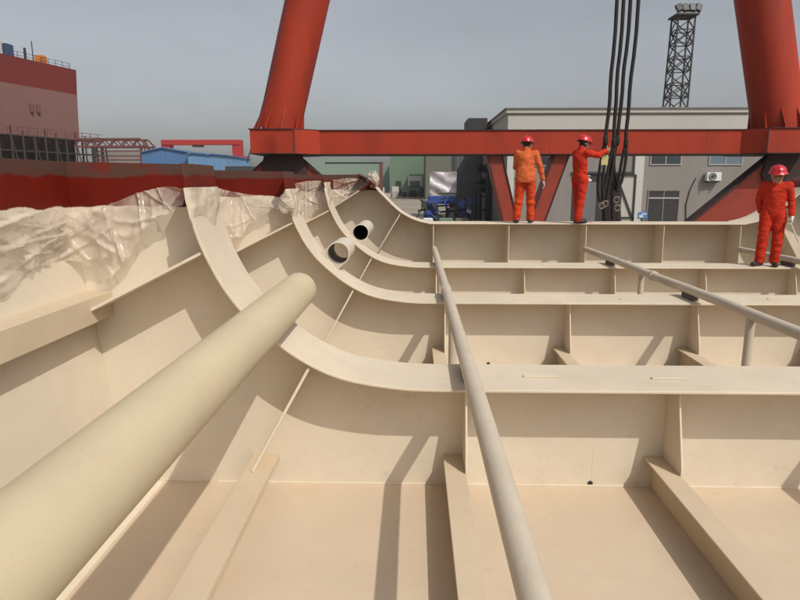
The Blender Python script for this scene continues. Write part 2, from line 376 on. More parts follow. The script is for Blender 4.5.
for s in (0, 1):
    radial_bracket(wv, (-.27, -.61), (-1.13, -2.26 + SH), D4, .5, .5, s)
    radial_bracket(wv, (-.86, -.03), (-2.195, -.865), D4, .5, .4, s)
# pads, drain hole and weld beads on the nearest frame
for fr, d, xs in ((frames[0], D1, (.80, 1.72, 2.9)), (frames[1], D2, (1.2, 2.5, 4.3, 5.6)), (frames[2], D3, (2.2, 4.4))):
    for x in xs:
        bm = bmesh.new(); box(bm, (x, d - .06 + .05 * math.sin(x * 9), ZC - 1.4027), (x + .27, d - .025 + .05 * math.sin(x * 9), ZC - 1.392))
        hob('weld_pad', bm, M['flange'], fr, bevel=.003)
for fr, d, x in ((frames[0], D1, 1.335), (frames[1], D2, .93)):
    bm = bmesh.new(); tube(bm, [(x, d - .004, ZF + .020), (x, d + .001, ZF + .020)], .02, 14)
    hob('drain_hole', bm, M['dark'], fr)
bm = bmesh.new(); tube(bm, [(1.342, D1 + .001, ZF + .03), (1.346, D1 + .001, ZF + .3)], .0025, 6)
hob('weld_bead', bm, M['web'], frames[0])
# fillet weld beads where frame webs meet the bottom
for fr, d in zip(frames[:3], (D1, D2, D3)):
    bm = bmesh.new(); tube(bm, [(-1.5, d - .004, ZF + .002), (8.2, d - .004, ZF + .002)], .010, 6)
    hob('weld_bead', bm, M['flange'], fr)
# ------------------------------------------------------------------ pipes
PX, PZ, PR = -.950, -.872 + ZC, .144
M['stub'] = mat('pale_pipe_paint', (0.60, 0.545, 0.455), .5, .08, 6, (0.45, 0.38, 0.31), .4, 5)
def pipe(name, y0, y1, label, inside, rad=PR, paint='pipe'):
    root = empty(name, label, 'pipe', (PX, y0, PZ), 'large pipes laid along the curved side')
    bm = bmesh.new(); n = 48; rings = []
    for (y, r) in ((y0, rad - .012), (y0, rad), (y1, rad), (y1, rad - .012)):
        rings.append([bm.verts.new((r * math.cos(2 * math.pi * k / n), y - y0, r * math.sin(2 * math.pi * k / n))) for k in range(n)])
    for i in range(3):
        for k in range(n): bm.faces.new((rings[i][k], rings[i][(k + 1) % n], rings[i + 1][(k + 1) % n], rings[i + 1][k]))
    obj('pipe_wall', bm, M[paint], root, smooth='auto')
    bm = bmesh.new(); rings = []
    for y in (y0 + .002, y1 - .002): rings.append([bm.verts.new(((rad - .012) * math.cos(2 * math.pi * k / n), y - y0, (rad - .012) * math.sin(2 * math.pi * k / n))) for k in range(n)])
    for k in range(n): bm.faces.new((rings[0][k], rings[1][k], rings[1][(k + 1) % n], rings[0][(k + 1) % n]))
    if inside == 'pipe_dark': bm.faces.new(list(reversed(rings[1])))
    obj('pipe_bore', bm, M[inside], root, smooth='auto', recalc=False)
    return root
def cradle(root, y0, d, yy):
    """two standing plates with a hollow that carry the pipe on a flange; local to root"""
    rad = Vector((PX, PZ - ZC)).normalized(); tang = Vector((-rad.y, rad.x))
    for y in yy:
        bm = bmesh.new(); pts = []
        for k in range(9):
            a = R(-80 + 160 * k / 8); v = rad * (math.cos(a) * (PR + .001)) + tang * (math.sin(a) * (PR + .001)); pts.append(v)
        base = PR + .055
        pts += [rad * base + tang * .15, rad * base - tang * .15]
        prism(bm, [(p.x, y - y0, p.y) for p in pts], (0, .014, 0)); obj('saddle_plate', bm, M['pole'], root)
p1 = pipe('pipe', -1.2, 5.02, 'big beige pipe lying in the left foreground', 'pipe_in')
cradle(p1, -1.2, D1, (D1 - .1, D1 + .1))
p2 = pipe('pipe', 7.66, 8.35, 'short open pipe stub with pale bore on the middle curved frame', 'pipe_in', PR, 'stub'); cradle(p2, 7.66, D2, (7.56, 7.64, 7.80))
p3 = pipe('pipe', 10.93, 12.2, 'short open pipe stub with dark bore on the third curved frame', 'pipe_dark', PR, 'stub'); cradle(p3, 10.93, D3, (10.82, 10.90))
# ------------------------------------------------------------------ poles
POLR = .056
def pole(x, y0, y1, label, posts, collars):
    z = ZC - 1.295
    root = empty('scaffold_pole', label, 'pole', (x, y0, z), 'long poles laid across the frames')
    bm = bmesh.new(); tube(bm, [(0, (y1 - y0) * i / 14, .006 * math.sin(i * 1.7)) for i in range(15)], POLR, 20)
    obj('pole_tube', bm, M['pole'], root, smooth='auto')
    for y in posts:
        bm = bmesh.new(); tube(bm, [(0, y - y0, -POLR + .01), (0, y - y0, ZF + .002 - z)], .043, 16)
        # foot plate
        box(bm, (-.09, y - y0 - .09, ZF + .002 - z), (.09, y - y0 + .09, ZF + .014 - z))
        obj('post', bm, M['pole'], root, smooth='auto')
    for y in collars:
        bm = bmesh.new(); tube(bm, [(0, y - y0 - .05, 0), (0, y - y0 + .05, 0)], POLR + .012, 20); obj('collar', bm, M['pole'], root, smooth='auto')
    for d in (D1, D2, D3):
        if y0 < d < y1:
            bm = bmesh.new(); box(bm, (-.035, d - y0 - .16, -.108 + .0005), (.035, d - y0 + .16, -POLR + .012)); obj('shade_pad', bm, M['pad'], root)  # dark block under the pole, standing for its shadow on the flange
    return root
pole(.385, -.6, 12.33, 'long beige pole running straight ahead from the bottom centre of the picture', (6.05, 9.2), (7.5,))
pole(3.36, -.6, 12.33, 'long beige pole slanting down to the right edge, right of the centre pole', (6.15, 9.2), (8.75,))
pole(6.37, -.6, 12.33, 'long beige pole passing under the boots of the rightmost worker', (6.15, 9.2), (8.75,))
# ------------------------------------------------------------------ plastic film
def film(label, top, bot, nx=110, ny=46, amp=.03, seed=0, cat='plastic sheet', rag=.06, sag=.0):
    """wrinkled sheet between a top polyline and a bottom polyline of world points"""
    rnd = random.Random(seed)
    T = resample(catmull(top, 6), nx); B = resample(catmull(bot, 6), nx)
    c = sum(T + B, Vector()) / (2 * nx)
    hgt = (B[nx // 2] - T[nx // 2]).length; ln0 = (T[-1] - T[0]).length
    folds = [(rnd.uniform(0, ln0), rnd.uniform(0, hgt), rnd.choice((rnd.uniform(-.5, .5), rnd.uniform(.6, 1.5), rnd.uniform(-1.5, -.6))), rnd.uniform(.012, .035), rnd.uniform(.010, .030) * (1 if amp > 0 else 0)) for _ in range(min(13, int(6 + 9 * ln0)))]
    bm = bmesh.new(); g = []
    nrm = (T[-1] - T[0]).cross(B[nx // 2] - T[nx // 2]).normalized()
    if nrm.dot(Vector((0, 0, ZC)) - c) < 0: nrm = -nrm
    for j in range(ny):
        row = []
        for i in range(nx):
            t = j / (ny - 1)
            p = T[i].lerp(B[i], t)
            s_ = i / (nx - 1); ln = (T[-1] - T[0]).length
            q = Vector((s_ * ln * 2.4 + .35 * t + seed * 3.1, t * .7, seed))
            wv = noise.noise(q) * .9 - .55 * abs(noise.noise(q * 2.2)) + .05 * noise.noise(Vector((s_ * ln * 11 + 2 * t, t * 3, seed + 9)))
            p = p + nrm * (amp * (0.12 + .75 * t) * (wv + .8) + .010 * abs(noise.noise(Vector((p.x * 9 + p.z * 7, p.y * 8, p.z * 9 - p.x * 5 + seed)))) + sag * math.sin(math.pi * t))
            if j == ny - 1: p = p + (B[i] - T[i]).normalized() * rag * (noise.noise(Vector((i * .10, seed, 1.7))) + .35 * noise.noise(Vector((i * .2, seed, 5))))
            for (fx, ft, fa, fwid, fh) in folds:
                dd = (s_ * ln - fx) * math.cos(fa) + (t * hgt - ft) * math.sin(fa) + .012 * noise.noise(Vector((s_ * 6, t * 5, fx)))
                p = p + nrm * (fh * max(0.0, 1 - abs(dd) / fwid) ** 1.4)
            row.append(bm.verts.new(p - c))
        g.append(row)
    for j in range(ny - 1):
        for i in range(nx - 1): bm.faces.new((g[j][i], g[j][i + 1], g[j + 1][i + 1], g[j + 1][i]))
    o = obj('plastic_sheet', bm, M['film'], smooth=True, loc=c)
    return tag(o, label, cat, 'plastic film wrapped along the red edge')
def crumple(label, c, s, seed):
    """crumpled wad of film round a flange end"""
    bm = bmesh.new(); bmesh.ops.create_icosphere(bm, subdivisions=4, radius=1)
    for v in bm.verts:
        q = v.co * 1.7 + Vector((seed * 7.7, 0, 0))
        k = 1 + .42 * noise.noise(q) + .25 * abs(noise.noise(q * 2.7)) - .2 * abs(noise.noise(q * 5))
        v.co = Vector((v.co.x * s[0], v.co.y * s[1], v.co.z * s[2])) * k
    o = obj('plastic_sheet', bm, M['film'], smooth='auto', loc=c)
    return tag(o, label, 'plastic sheet', 'plastic film wrapped along the red edge')
def shellpt(y, z): return Vector((-2.40, y, ZC + z))
Y1 = D1 - .03
film('crumpled plastic sheet hanging at the far left edge below the red band', [shellpt(2.4, -.18), shellpt(3.3, -.17), shellpt(4.25, -.185)], [shellpt(2.4, -.66), shellpt(3.3, -.62), shellpt(4.2, -.40)], amp=.05, seed=1, rag=.05)
film('plastic sheet with a shiny hem, left of the nearest curved frame', [at(40, 212, 4.1), at(72, 213, Y1), at(112, 205, Y1)], [at(38, 262, 3.95), at(70, 263, Y1 - .1), at(114, 255, Y1 - .1)], amp=.06, seed=2, rag=.015, sag=.04)
film('plastic sheet swept up against the upper end of the nearest curved frame', [at(84, 212, Y1), at(115, 203, Y1), at(140, 193, Y1), at(166, 187, Y1), at(186, 190, Y1)], [at(104, 284, Y1 - .05), at(118, 272, Y1 - .05), at(135, 252, Y1 - .05), at(150, 226, Y1 - .05), at(186, 206, Y1 - .05)], amp=.05, seed=3, rag=.02)
Y2 = D2 - .03
film('plastic sheet hung between the nearest and the second curved frame', [at(205, 184, Y2 - .3), at(232, 192, Y2), at(262, 196, Y2), at(287, 198, Y2)], [at(212, 236, Y2 - .3), at(234, 240, Y2 - .1), at(262, 214, Y2 - .05), at(285, 208, Y2 - .05)], amp=.05, seed=4, rag=.05)
Y3 = D3 - .03
film('plastic sheet hung between the second and the third curved frame', [at(292, 184, Y3), at(310, 181, Y3), at(327, 181, Y3)], [at(294, 222, Y3 - .1), at(309, 216, Y3 - .1), at(326, 200, Y3 - .05)], amp=.08, seed=5, rag=.1)
Y4 = D4 - .05
film('pale plastic sheet in the farthest corner beside the curved end frame', [at(333, 180, Y4), at(350, 178, Y4), at(369, 180, Y4)], [at(335, 205, Y4), at(350, 197, Y4), at(366, 190, Y4)], amp=.06, seed=6, rag=.05)
# film caps over the flange ends
def cap(label, d, zt, zb, seed, thick=.035):
    """film wrapped round the end of a curved flange, sprayed over with paint"""
    cur = [p for p in resample(inner_l, 240) if zb - .12 < p.y < zt]
    nx = 26; bm = bmesh.new(); g = []
    n = len(cur); c = Vector((cur[0].x, d, cur[0].y + ZC))
    for j, p in enumerate(cur):
        row = []
        t = (cur[min(j + 1, n - 1)] - cur[max(j - 1, 0)]).normalized(); nn = Vector((-t.y, t.x))
        for i in range(nx):
            u = i / (nx - 1) * 2 - 1
            q = Vector((u * 2.2 + seed * 5, j * .09, seed))
            k = max(.010, thick * (.40 + .5 * noise.noise(q) + .35 * abs(noise.noise(q * 2.6))))
            yy = d + u * (HW + .02) + .02 * noise.noise(q * 1.9)
            back = max(0, abs(u) - .90) * -.25
            e = min(1.0, max(0.0, (p.y - zb - .11 * noise.noise(Vector((i * .10, seed * 3, 3)))) / .09)) ** .7
            k = k * e - .0135 * (1 - e) + .0025 * (1 - e); back *= e
            row.append(bm.verts.new(Vector((p.x + nn.x * (.014 + k + back), yy, p.y + ZC + nn.y * (.014 + k + back))) - c))
        g.append(row)
    for j in range(n - 1):
        for i in range(nx - 1):
            if cur[j].y > zb + .11 * noise.noise(Vector((i * .10, seed * 3, 3))): bm.faces.new((g[j][i], g[j][i + 1], g[j + 1][i + 1], g[j + 1][i]))
    bmesh.ops.delete(bm, geom=[v for v in bm.verts if not v.link_faces], context='VERTS')
    o = obj('plastic_sheet', bm, M['film_paint'], smooth=True, loc=c)
    return tag(o, label, 'plastic sheet', 'plastic film wrapped along the red edge')
cap('plastic film cap wrapped round the upper end of the nearest curved frame', D1, -.03, -.27, 4, .028)
cap('plastic film cap wrapped round the upper end of the second curved frame', D2, -.08, -.42, 2, .06)
cap('plastic film cap wrapped round the upper end of the third curved frame', D3, -.0, -.35, 3, .04)
crumple('crumpled plastic wad at the tip of the curved end frame farthest away', at(373, 179, D4 - .3), (.11, .16, .15), 1)
crumple('crumpled plastic wad hanging off the second curved frame beside its red post', at(287, 203, D2 - .35), (.09, .09, .12), 2)
# ------------------------------------------------------------------ gantry crane
YC = 25.0
crane = empty('gantry_crane', 'red gantry crane with two leaning tubular legs on a horizontal sill beam', 'gantry crane', (at(525, 182, YC).x, YC, 0))
def cpart(name, bm, m, parent=crane, **k):
    o = obj(name, bm, m, parent, **k)
    o.matrix_parent_inverse = Matrix.Translation(-(Vector(crane.location))) if parent is crane else Matrix.Identity(4)
    return o
zt = at(520, 129.5, YC).z; zb = at(520, 154.5, YC).z
xa, xb = at(320, 140, YC).x, at(741, 140, YC).x
na0, na1 = at(250, 140, YC - .7).x, at(294, 140, YC - .7).x
nb0, nb1 = at(768, 140, YC - .7).x, at(768, 140, YC - .7).x + (na1 - na0)
bm = bmesh.new()
plan = [(na0, YC - .7), (na1, YC - .7), (xa, YC), (xb, YC), (nb0, YC - .7), (nb1, YC - .7), (nb1, YC + 2.3), (nb0, YC + 2.3), (xb, YC + 1.6), (xa, YC + 1.6), (na1, YC + 2.3), (na0, YC + 2.3)]
prism(bm, [(x, y, zb + .03) for x, y in plan], (0, 0, zt - zb - .06))
beam = cpart('sill_beam', bm, M['crane'])
def grow(pl, e):
    cx = sum(p[0] for p in pl) / len(pl); cy = YC + .8
    return [(x + e * (1 if x > cx else -1), y + e * (1 if y > cy else -1)) for x, y in pl]
for z0, z1 in ((zt - .03, zt), (zb, zb + .03)):
    bm = bmesh.new(); prism(bm, [(x, y, z0) for x, y in grow(plan, .05)], (0, 0, z1 - z0)); cpart('flange_plate', bm, M['crane_dark'], beam)
for x in [xa + (xb - xa) * t for t in (.0, .17, .36, .55, .74, .92)]:
    bm = bmesh.new(); box(bm, (x - .008, YC - .006, zb + .03), (x + .008, YC + .01, zt - .03)); cpart('weld_seam', bm, M['crane_strut'], beam)
for x in (na1, nb0):
    bm = bmesh.new(); box(bm, (x - .02, YC - .715, zb + .03), (x + .02, YC - .695, zt - .03)); cpart('weld_seam', bm, M['crane_dark'], beam)
def leg(p_lo, p_hi, r):
    a = at(*p_lo, YC + .8); b = at(*p_hi, YC + .8); dr = (b - a)
    foot = a - dr * ((a.z - zt) / dr.z); top = a + dr * ((46 - a.z) / dr.z)
    bm = bmesh.new(); tube(bm, [foot.lerp(top, t) for t in (0, .12, .25, .5, .75, 1)], r, 40)
    lg = cpart('leg', bm, M['crane'], smooth='auto')
    t = dr.normalized()
    for k in range(10):
        ang = 2 * math.pi * k / 10; v = Vector((math.cos(ang), math.sin(ang), 0))
        p0 = foot + v * r * .96
        bm = bmesh.new(); th = Vector((-v.y, v.x, 0)) * .02
        prism(bm, [p0 - th, foot + v * (r + .22) - th, foot + v * (r + .19) + Vector((0, 0, .12)) - th, p0 + t * 1.0 - th], th * 2)
        cpart('gusset', bm, M['crane'], lg)
    for f in (.22, .45):
        c = foot.lerp(top, f); bm = bmesh.new(); tube(bm, [c - t * .03, c + t * .03], r + .012, 40); cpart('ring_seam', bm, M['crane_strut'], lg, smooth='auto')
    return foot, top, lg
fl_, tl_, lgl = leg((283, 112), (307.5, 0), .84)
fr_, tr_, lgr = leg((777, 117), (762, 0), .93)
# thin access wire beside the left leg
bm = bmesh.new(); a = at(247, 163, YC - .5); b = at(272, 70, YC - .2); c = at(300, -60, YC); tube(bm, [a, b, c], .018, 6); cpart('guy_wire', bm, M['lattice'])
bm = bmesh.new(); a = at(808, 130, YC + .8); b = at(789, 6, YC + .8); tube(bm, [a, b, b + (b - a)], .018, 6); cpart('guy_wire', bm, M['lattice'])
for k in range(5):
    bm = bmesh.new(); z = 8.2 + k * 2.4
# flared feet (equaliser plates) under both legs, with bogies
def foot_plate(cx, sgn):
    top = zb; h = top - .75; sl = 1.12; hw = .50
    bm = bmesh.new()
    pl = [(cx - hw, top), (cx + hw, top), (cx + hw + h * sl, .75), (cx - hw - h * sl, .75)]
    prism(bm, [(x, YC + .15, z) for x, z in pl], (0, .5, 0)); fp = cpart('foot_plate', bm, M['crane_strut'])
    for s in (-1, 1):
        bm = bmesh.new()
        p = Vector((cx + s * hw, YC + .05, top)); q = Vector((cx + s * (hw + h * sl), YC + .05, .75)); n_ = Vector((s * h, 0, h * sl)).normalized() * .10
        prism(bm, [p, q, q + n_, p + n_ - Vector((0, 0, n_.z))], (0, .62, 0)); cpart('edge_flange', bm, M['crane_dark'], fp)  # near-black tone is the shade on the slope, put into colour
    bm = bmesh.new(); prism(bm, [(cx - .75, YC + .02, top - .02), (cx + .75, YC + .02, top - .02), (cx + .95, YC + .02, top - .75), (cx + .55, YC + .02, top - 2.6), (cx - .2, YC + .02, top - 2.6), (cx - .95, YC + .02, top - .75)], (0, .12, 0)); cpart('pivot_plate', bm, M['crane_dark'], fp)
    for k in range(4):
        bm = bmesh.new(); x = cx - hw - h * sl + .6 + k * ((2 * hw + 2 * h * sl - 1.2) / 3)
        tube(bm, [(x, YC + .6, .42), (x, YC + 1.0, .42)], .4, 24); cpart('wheel', bm, M['crane_dark'], fp)
cxl = (na0 + na1) / 2; cxr = at(790, 150, YC).x
foot_plate(cxl + .25, 1); foot_plate(cxr, -1)
# V struts under the beam
for (p, q) in (((494, 152), (516, 245)), ((563, 152), (529, 245))):
    a = at(*p, YC + .2); b = at(*q, YC + .2); wv_ = Vector((.29, 0, 0))
    bm = bmesh.new(); prism(bm, [a - wv_, a + wv_, b + wv_, b - wv_], (0, .95, 0)); st = cpart('strut', bm, M['crane_strut'])
    for s in (-1, 1):
        bm = bmesh.new(); e = Vector((s * .29, 0, 0)); h_ = Vector((.02, 0, 0))
        prism(bm, [a + e - h_, a + e + h_, b + e + h_, b + e - h_], (0, -.05, 0)); cpart('edge_flange', bm, M['crane_dark'], st)  # dark strips draw the shaded side faces of the box strut
# ------------------------------------------------------------------ grey building behind the crane
YB = 41.0
bx0 = at(507, 150, YB).x; bx1 = at(900, 150, YB).x; zr = at(650, 108, YB).z; YBB = 55.0
gb = empty('workshop_building', 'two storey grey workshop with pale upper wall and long flat cornice', 'building', ((bx0 + bx1) / 2, YB, 0))
def gpart(root):
    def f(name, bm, m, parent=root, **k):
        o = obj(name, bm, m, parent, **k)
        o.matrix_parent_inverse = Matrix.Translation(-(Vector(root.location))) if parent is root else Matrix.Identity(4)
        return o
    return f
G = gpart(gb)
zs = at(650, 150, YB).z
bm = bmesh.new(); box(bm, (bx0, YB, 0), (bx1, YBB, zs)); G('lower_wall', bm, M['wall_lo'])
bm = bmesh.new(); box(bm, (bx0 + .004, YB - .05, zs + .002), (bx1, YBB, zr - .30)); G('upper_wall', bm, M['wall_up'])
bm = bmesh.new(); box(bm, (bx0 - .12, YB - .17, zr - .299), (bx1, YBB + .2, zr - .055)); G('cornice', bm, M['wall_up'])
bm = bmesh.new(); box(bm, (bx0 - .2, YB - .25, zr - .05), (bx1, YBB + .3, zr + .02)); G('coping', bm, M['trim'])
bm = bmesh.new(); box(bm, (bx0 - .1, YB - .12, zr - .37), (bx1, YB - .052, zr - .302)); G('string_course', bm, M['trim'])
def pil(x0, x1):
    a, b = at(x0, 190, YB).x, at(x1, 190, YB).x
    bm = bmesh.new(); box(bm, (a, YB - .18, 0), (b, YB - .003, zs)); G('pilaster', bm, M['pilaster'])
pil(506, 513); pil(632.5, 641.5)
def window(x0, y0, x1, y1, glass, nm='window', mull=2, sill=True):
    a = at(x0, y0, YB); b = at(x1, y1, YB)
    bm = bmesh.new(); t = .07
    box(bm, (a.x - t, YB - .06, b.z - t), (a.x, YB - .002, a.z + t)); box(bm, (b.x, YB - .06, b.z - t), (b.x + t, YB - .002, a.z + t))
    box(bm, (a.x, YB - .06, a.z), (b.x, YB - .002, a.z + t)); box(bm, (a.x, YB - .06, b.z - t), (b.x, YB - .002, b.z))
    for k in range(1, mull):
        x = a.x + (b.x - a.x) * k / mull; box(bm, (x - .03, YB - .05, b.z), (x + .03, YB - .002, a.z))
    f = G(nm, bm, M['frame_w'] if nm == 'window' else M['trim'])
    bm = bmesh.new(); box(bm, (a.x, YB - .025, b.z), (b.x, YB - .004, a.z)); G('pane', bm, glass, f)
    return a, b, f
window(652, 147, 680, 164, M['glass']); window(711, 147, 741, 164, M['glass_blue']); window(528, 150, 548, 165, M['glass'])
a, b, df = window(649, 191, 676, 228, M['door_dark'], 'door', 2)
bm = bmesh.new(); z = at(660, 198, YB).z; box(bm, (a.x, YB - .07, z - .06), (b.x, YB - .03, z + .05)); G('transom_bar', bm, M['frame_w'], df)
# wide workshop doorway left of the pilaster with a braced gate leaf
a = at(573, 174, YB); b = at(629, 240, YB)
bm = bmesh.new(); box(bm, (a.x, YB - .03, 0), (b.x, YB - .004, a.z)); dw = G('doorway', bm, M['door_dark'])
bm = bmesh.new(); box(bm, (a.x - .1, YB - .12, a.z), (b.x + .1, YB - .004, a.z + .14)); G('lintel', bm, M['grille'], dw)
a2 = at(578, 182, YB); b2 = at(594, 226, YB)
bm = bmesh.new(); box(bm, (a2.x, YB - .08, 0.1), (b2.x, YB - .035, a2.z)); G('door_leaf', bm, M['greywall'], dw)
a = at(617, 175, YB - .3); b = at(632, 228, YB - .3)
bm = bmesh.new(); box(bm, (a.x, YB - .30, .05), (b.x, YB - .27, a.z)); gl = G('gate_leaf', bm, M['wall_up'])
bm = bmesh.new()
Yg = YB - .34
for p, q in (((a.x, a.z), (b.x, a.z)), ((a.x, a.z), (a.x, .1)), ((b.x, a.z), (b.x, .1)), ((a.x, a.z - .1), (b.x, .9)), ((a.x, 1.05), (b.x, 1.05))):
    bar(bm, (p[0], Yg, p[1]), (q[0], Yg, q[1]), .09)
G('gate_frame', bm, M['lattice'], gl)
# side roof vent of the workshop
p = at(484, 124, 50); bm = bmesh.new()
box(bm, (p.x - 1.3, 49, p.z - .9), (bx0 - .4, 53, p.z + .35)); G('roof_vent', bm, M['door_dark'])
# conduit down the wall
bm = bmesh.new(); tube(bm, [at(696, 178, YB - .05), at(690, 190, YB - .05), at(686, 205, YB - .05), at(686, 226, YB - .05)], .03, 6); G('conduit', bm, M['grille'])
# air conditioner
a = at(704.5, 172.5, YB); b = at(718, 181, YB)
ac = empty('air_conditioner', 'white outdoor air conditioning unit on the grey wall', 'air conditioner', ((a.x + b.x) / 2, YB, b.z))
A = gpart(ac)
bm = bmesh.new(); box(bm, (a.x, YB - .42, b.z), (b.x, YB - .06, a.z)); A('casing', bm, M['ac'], bevel=.02)
cx = a.x + (b.x - a.x) * .38; cz = (a.z + b.z) / 2; r = (a.z - b.z) * .40
bm = bmesh.new()
tube(bm, [(cx + r * math.cos(t * math.pi / 12), YB - .43, cz + r * math.sin(t * math.pi / 12)) for t in range(25)], .035, 6, False)
tube(bm, [(cx, YB - .425, cz), (cx, YB - .44, cz)], r * .62, 20); A('fan_grille', bm, M['grille'])
for xq in (a.x + .1, b.x - .16):
    bm = bmesh.new(); box(bm, (xq, YB - .5, b.z - .08), (xq + .06, YB - .003, b.z - .01)); A('wall_bracket', bm, M['grille'])
# small blue sign
a = at(637.5, 212, YB); b = at(646, 218, YB)
sg = empty('wall_sign', 'small blue and white sign low on the wall beside the white pilaster', 'sign', ((a.x + b.x) / 2, YB, b.z)); Sg = gpart(sg)
bm = bmesh.new(); box(bm, (a.x, YB - .22, b.z), (b.x, YB - .19, a.z)); Sg('board', bm, M['blue_sign'])
bm = bmesh.new(); box(bm, (a.x + .05, YB - .226, b.z + .05), (a.x + .30, YB - .2205, b.z + .20)); box(bm, (a.x + .2, YB - .226, b.z + .24), (b.x - .05, YB - .2205, b.z + .31)); Sg('lettering', bm, M['ac'])
# blue-grey annex left of the workshop
bm = bmesh.new(); a = at(455, 140, 57); b = at(506, 140, 57)
box(bm, (a.x, 56, 0), (b.x, 62, a.z)); n_ribs = 14
for k in range(n_ribs): x = a.x + (b.x - a.x) * (k + .5) / n_ribs; box(bm, (x - .05, 55.94, 0), (x + .05, 55.998, a.z))
tag(obj('annex_building', bm, M['greywall']), 'blue grey metal clad annex left of the grey workshop', 'building')
# dark stack of gear against the annex
root = empty('gear_rack', 'dark upright rack of gear beside the left crane strut', 'rack', (at(483, 200, 50).x, 50, 0)); GR = gpart(root)
bm = bmesh.new()
for x in (476, 481, 486, 490): p = at(x, 180 + (x % 3) * 5, 50); bar(bm, (p.x, 50, 0), (p.x, 50, p.z), .12)
for y in (183, 196, 210): bar(bm, at(475, y, 50), at(491, y, 50), .1)
GR('rack_frame', bm, M['lattice'])
bm = bmesh.new(); rnd = random.Random(4)
for k in range(10):
    p = at(rnd.uniform(478, 488), rnd.uniform(165, 195), 50); bmesh.ops.create_icosphere(bm, subdivisions=1, radius=rnd.uniform(.2, .45), matrix=Matrix.Translation(p))
GR('hung_gear', bm, M['lattice'])
bm = bmesh.new(); a = at(487, 172, 48); b = at(499, 172, 48); box(bm, (a.x, 48, 0), (b.x, 49, a.z)); tag(obj('dark_cabinet', bm, M['glass'], bevel=.03), 'dark tall cabinet between the gear rack and the crane strut', 'cabinet')
# ------------------------------------------------------------------ lattice light mast
def lattice(root, part, p_lo, p_hi, w_lo, w_hi, n, r, mname):
    bm = bmesh.new(); cs = [(-1, -1), (1, -1), (1, 1), (-1, 1)]
    def pt(k, t): c = p_lo.lerp(p_hi, t); wv = w_lo + (w_hi - w_lo) * t; return c + Vector((cs[k][0] * wv / 2, cs[k][1] * wv / 2, 0))
    for k in range(4): bar(bm, pt(k, 0), pt(k, 1), r * 1.5)
    for i in range(n):
        t0, t1 = i / n, (i + 1) / n
        for k in range(4):
            k2 = (k + 1) % 4
            bar(bm, pt(k, t0), pt(k2, t1), r); bar(bm, pt(k2, t0), pt(k, t1), r) if i % 2 else None
            bar(bm, pt(k, t1), pt(k2, t1), r)
    part('lattice_tower', bm, M[mname])
YM = 75.0
p_hi = at(683.5, 17.5, YM); p_lo = Vector((at(676, 107, YM).x, YM, 0)); p_mid = at(675, 107, YM)
p_lo = p_hi + (p_mid - p_hi) * (p_hi.z / (p_hi.z - p_mid.z))
lm = empty('light_mast', 'dark lattice floodlight mast rising behind the grey workshop', 'light mast', p_lo); LM = gpart(lm)
lattice(lm, LM, p_lo, p_hi, 2.15, 1.85, 15, .10, 'lattice')
bm = bmesh.new(); box(bm, (p_hi.x - 1.25, YM - 1.25, p_hi.z), (p_hi.x + 1.25, YM + 1.25, p_hi.z + .18)); LM('platform', bm, M['lattice'])
for k, (dx, tilt) in enumerate(((-.95, -20), (-.25, -8), (.5, 5), (1.15, 22))):
    bm = bmesh.new(); mt = Matrix.Translation(p_hi + Vector((dx, -1.0, .75))) @ Matrix.Rotation(R(tilt), 4, 'Y') @ Matrix.Rotation(R(-25), 4, 'X')
    box(bm, (-.32, -.16, -.42), (.32, .16, .42), mt); fl = LM('floodlight', bm, M['lattice'])
    bm = bmesh.new(); box(bm, (-.26, -.175, -.35), (.26, -.165, .35), mt); LM('lens', bm, M['grille'], fl)
# ------------------------------------------------------------------ far buildings, centre
YG = 150.0
a = at(390, 130, YG); b = at(426, 130, YG)
gw = empty('green_warehouse', 'tall pale green warehouse with a dark doorway behind the crane beam', 'warehouse', ((a.x + b.x) / 2, YG, 0)); GW = gpart(gw)
bm = bmesh.new(); box(bm, (a.x, YG, 0), (b.x, YG + 60, at(400, 138, YG).z)); G1 = GW('wall', bm, M['green'])
bm = bmesh.new(); p = at(397, 184, YG); q = at(400, 200, YG); box(bm, (p.x - .3, YG - .1, 0), (q.x + .3, YG - .004, at(395, 181, YG).z)); GW('door', bm, M['door_dark'])
bm = bmesh.new(); p = at(408, 176, YG); q = at(422, 186, YG); box(bm, (p.x, YG - .3, q.z), (q.x, YG - .1, p.z)); GW('window', bm, M['pilaster'])
bm = bmesh.new(); p = at(410, 181, YG - 1); q = at(420, 186, YG - 1); box(bm, (p.x, YG - .38, q.z), (q.x, YG - .305, p.z)); GW('vent_panel', bm, M['olive'])
bm = bmesh.new(); a = at(426, 130, 120); b = at(470, 130, 120); box(bm, (a.x, 120, 0), (b.x, 146, at(430, 140, 120).z)); tag(obj('olive_warehouse', bm, M['olive']), 'dark olive warehouse right of the pale green one', 'warehouse')
YP = 210.0
a = at(298, 156, YP); b = at(389, 156, YP); zt2 = at(340, 157, YP).z
bm = bmesh.new(); prism(bm, [(a.x, YP, 0), (b.x, YP, 0), (b.x, YP, zt2 * .80), ((a.x + b.x) / 2, YP, zt2), (a.x, YP, zt2 * .86)], (0, 60, 0))
tag(obj('green_shed', bm, M['green_pale']), 'long low pale green shed seen under the crane beam', 'shed')
# small red post crane in front of the green shed
root = empty('jib_crane', 'small red jib crane in front of the long green shed', 'crane', (at(381, 170, 130).x, 130, 0)); J = gpart(root)
bm = bmesh.new(); p = at(381, 163, 130); bar(bm, (p.x, 130, 0), (p.x, 130, p.z), .7); J('post', bm, M['truss_red'])
bm = bmesh.new(); q = at(325, 163, 130); bar(bm, (q.x, 130, p.z), (p.x + .4, 130, p.z), .35); J('jib', bm, M['lattice'])
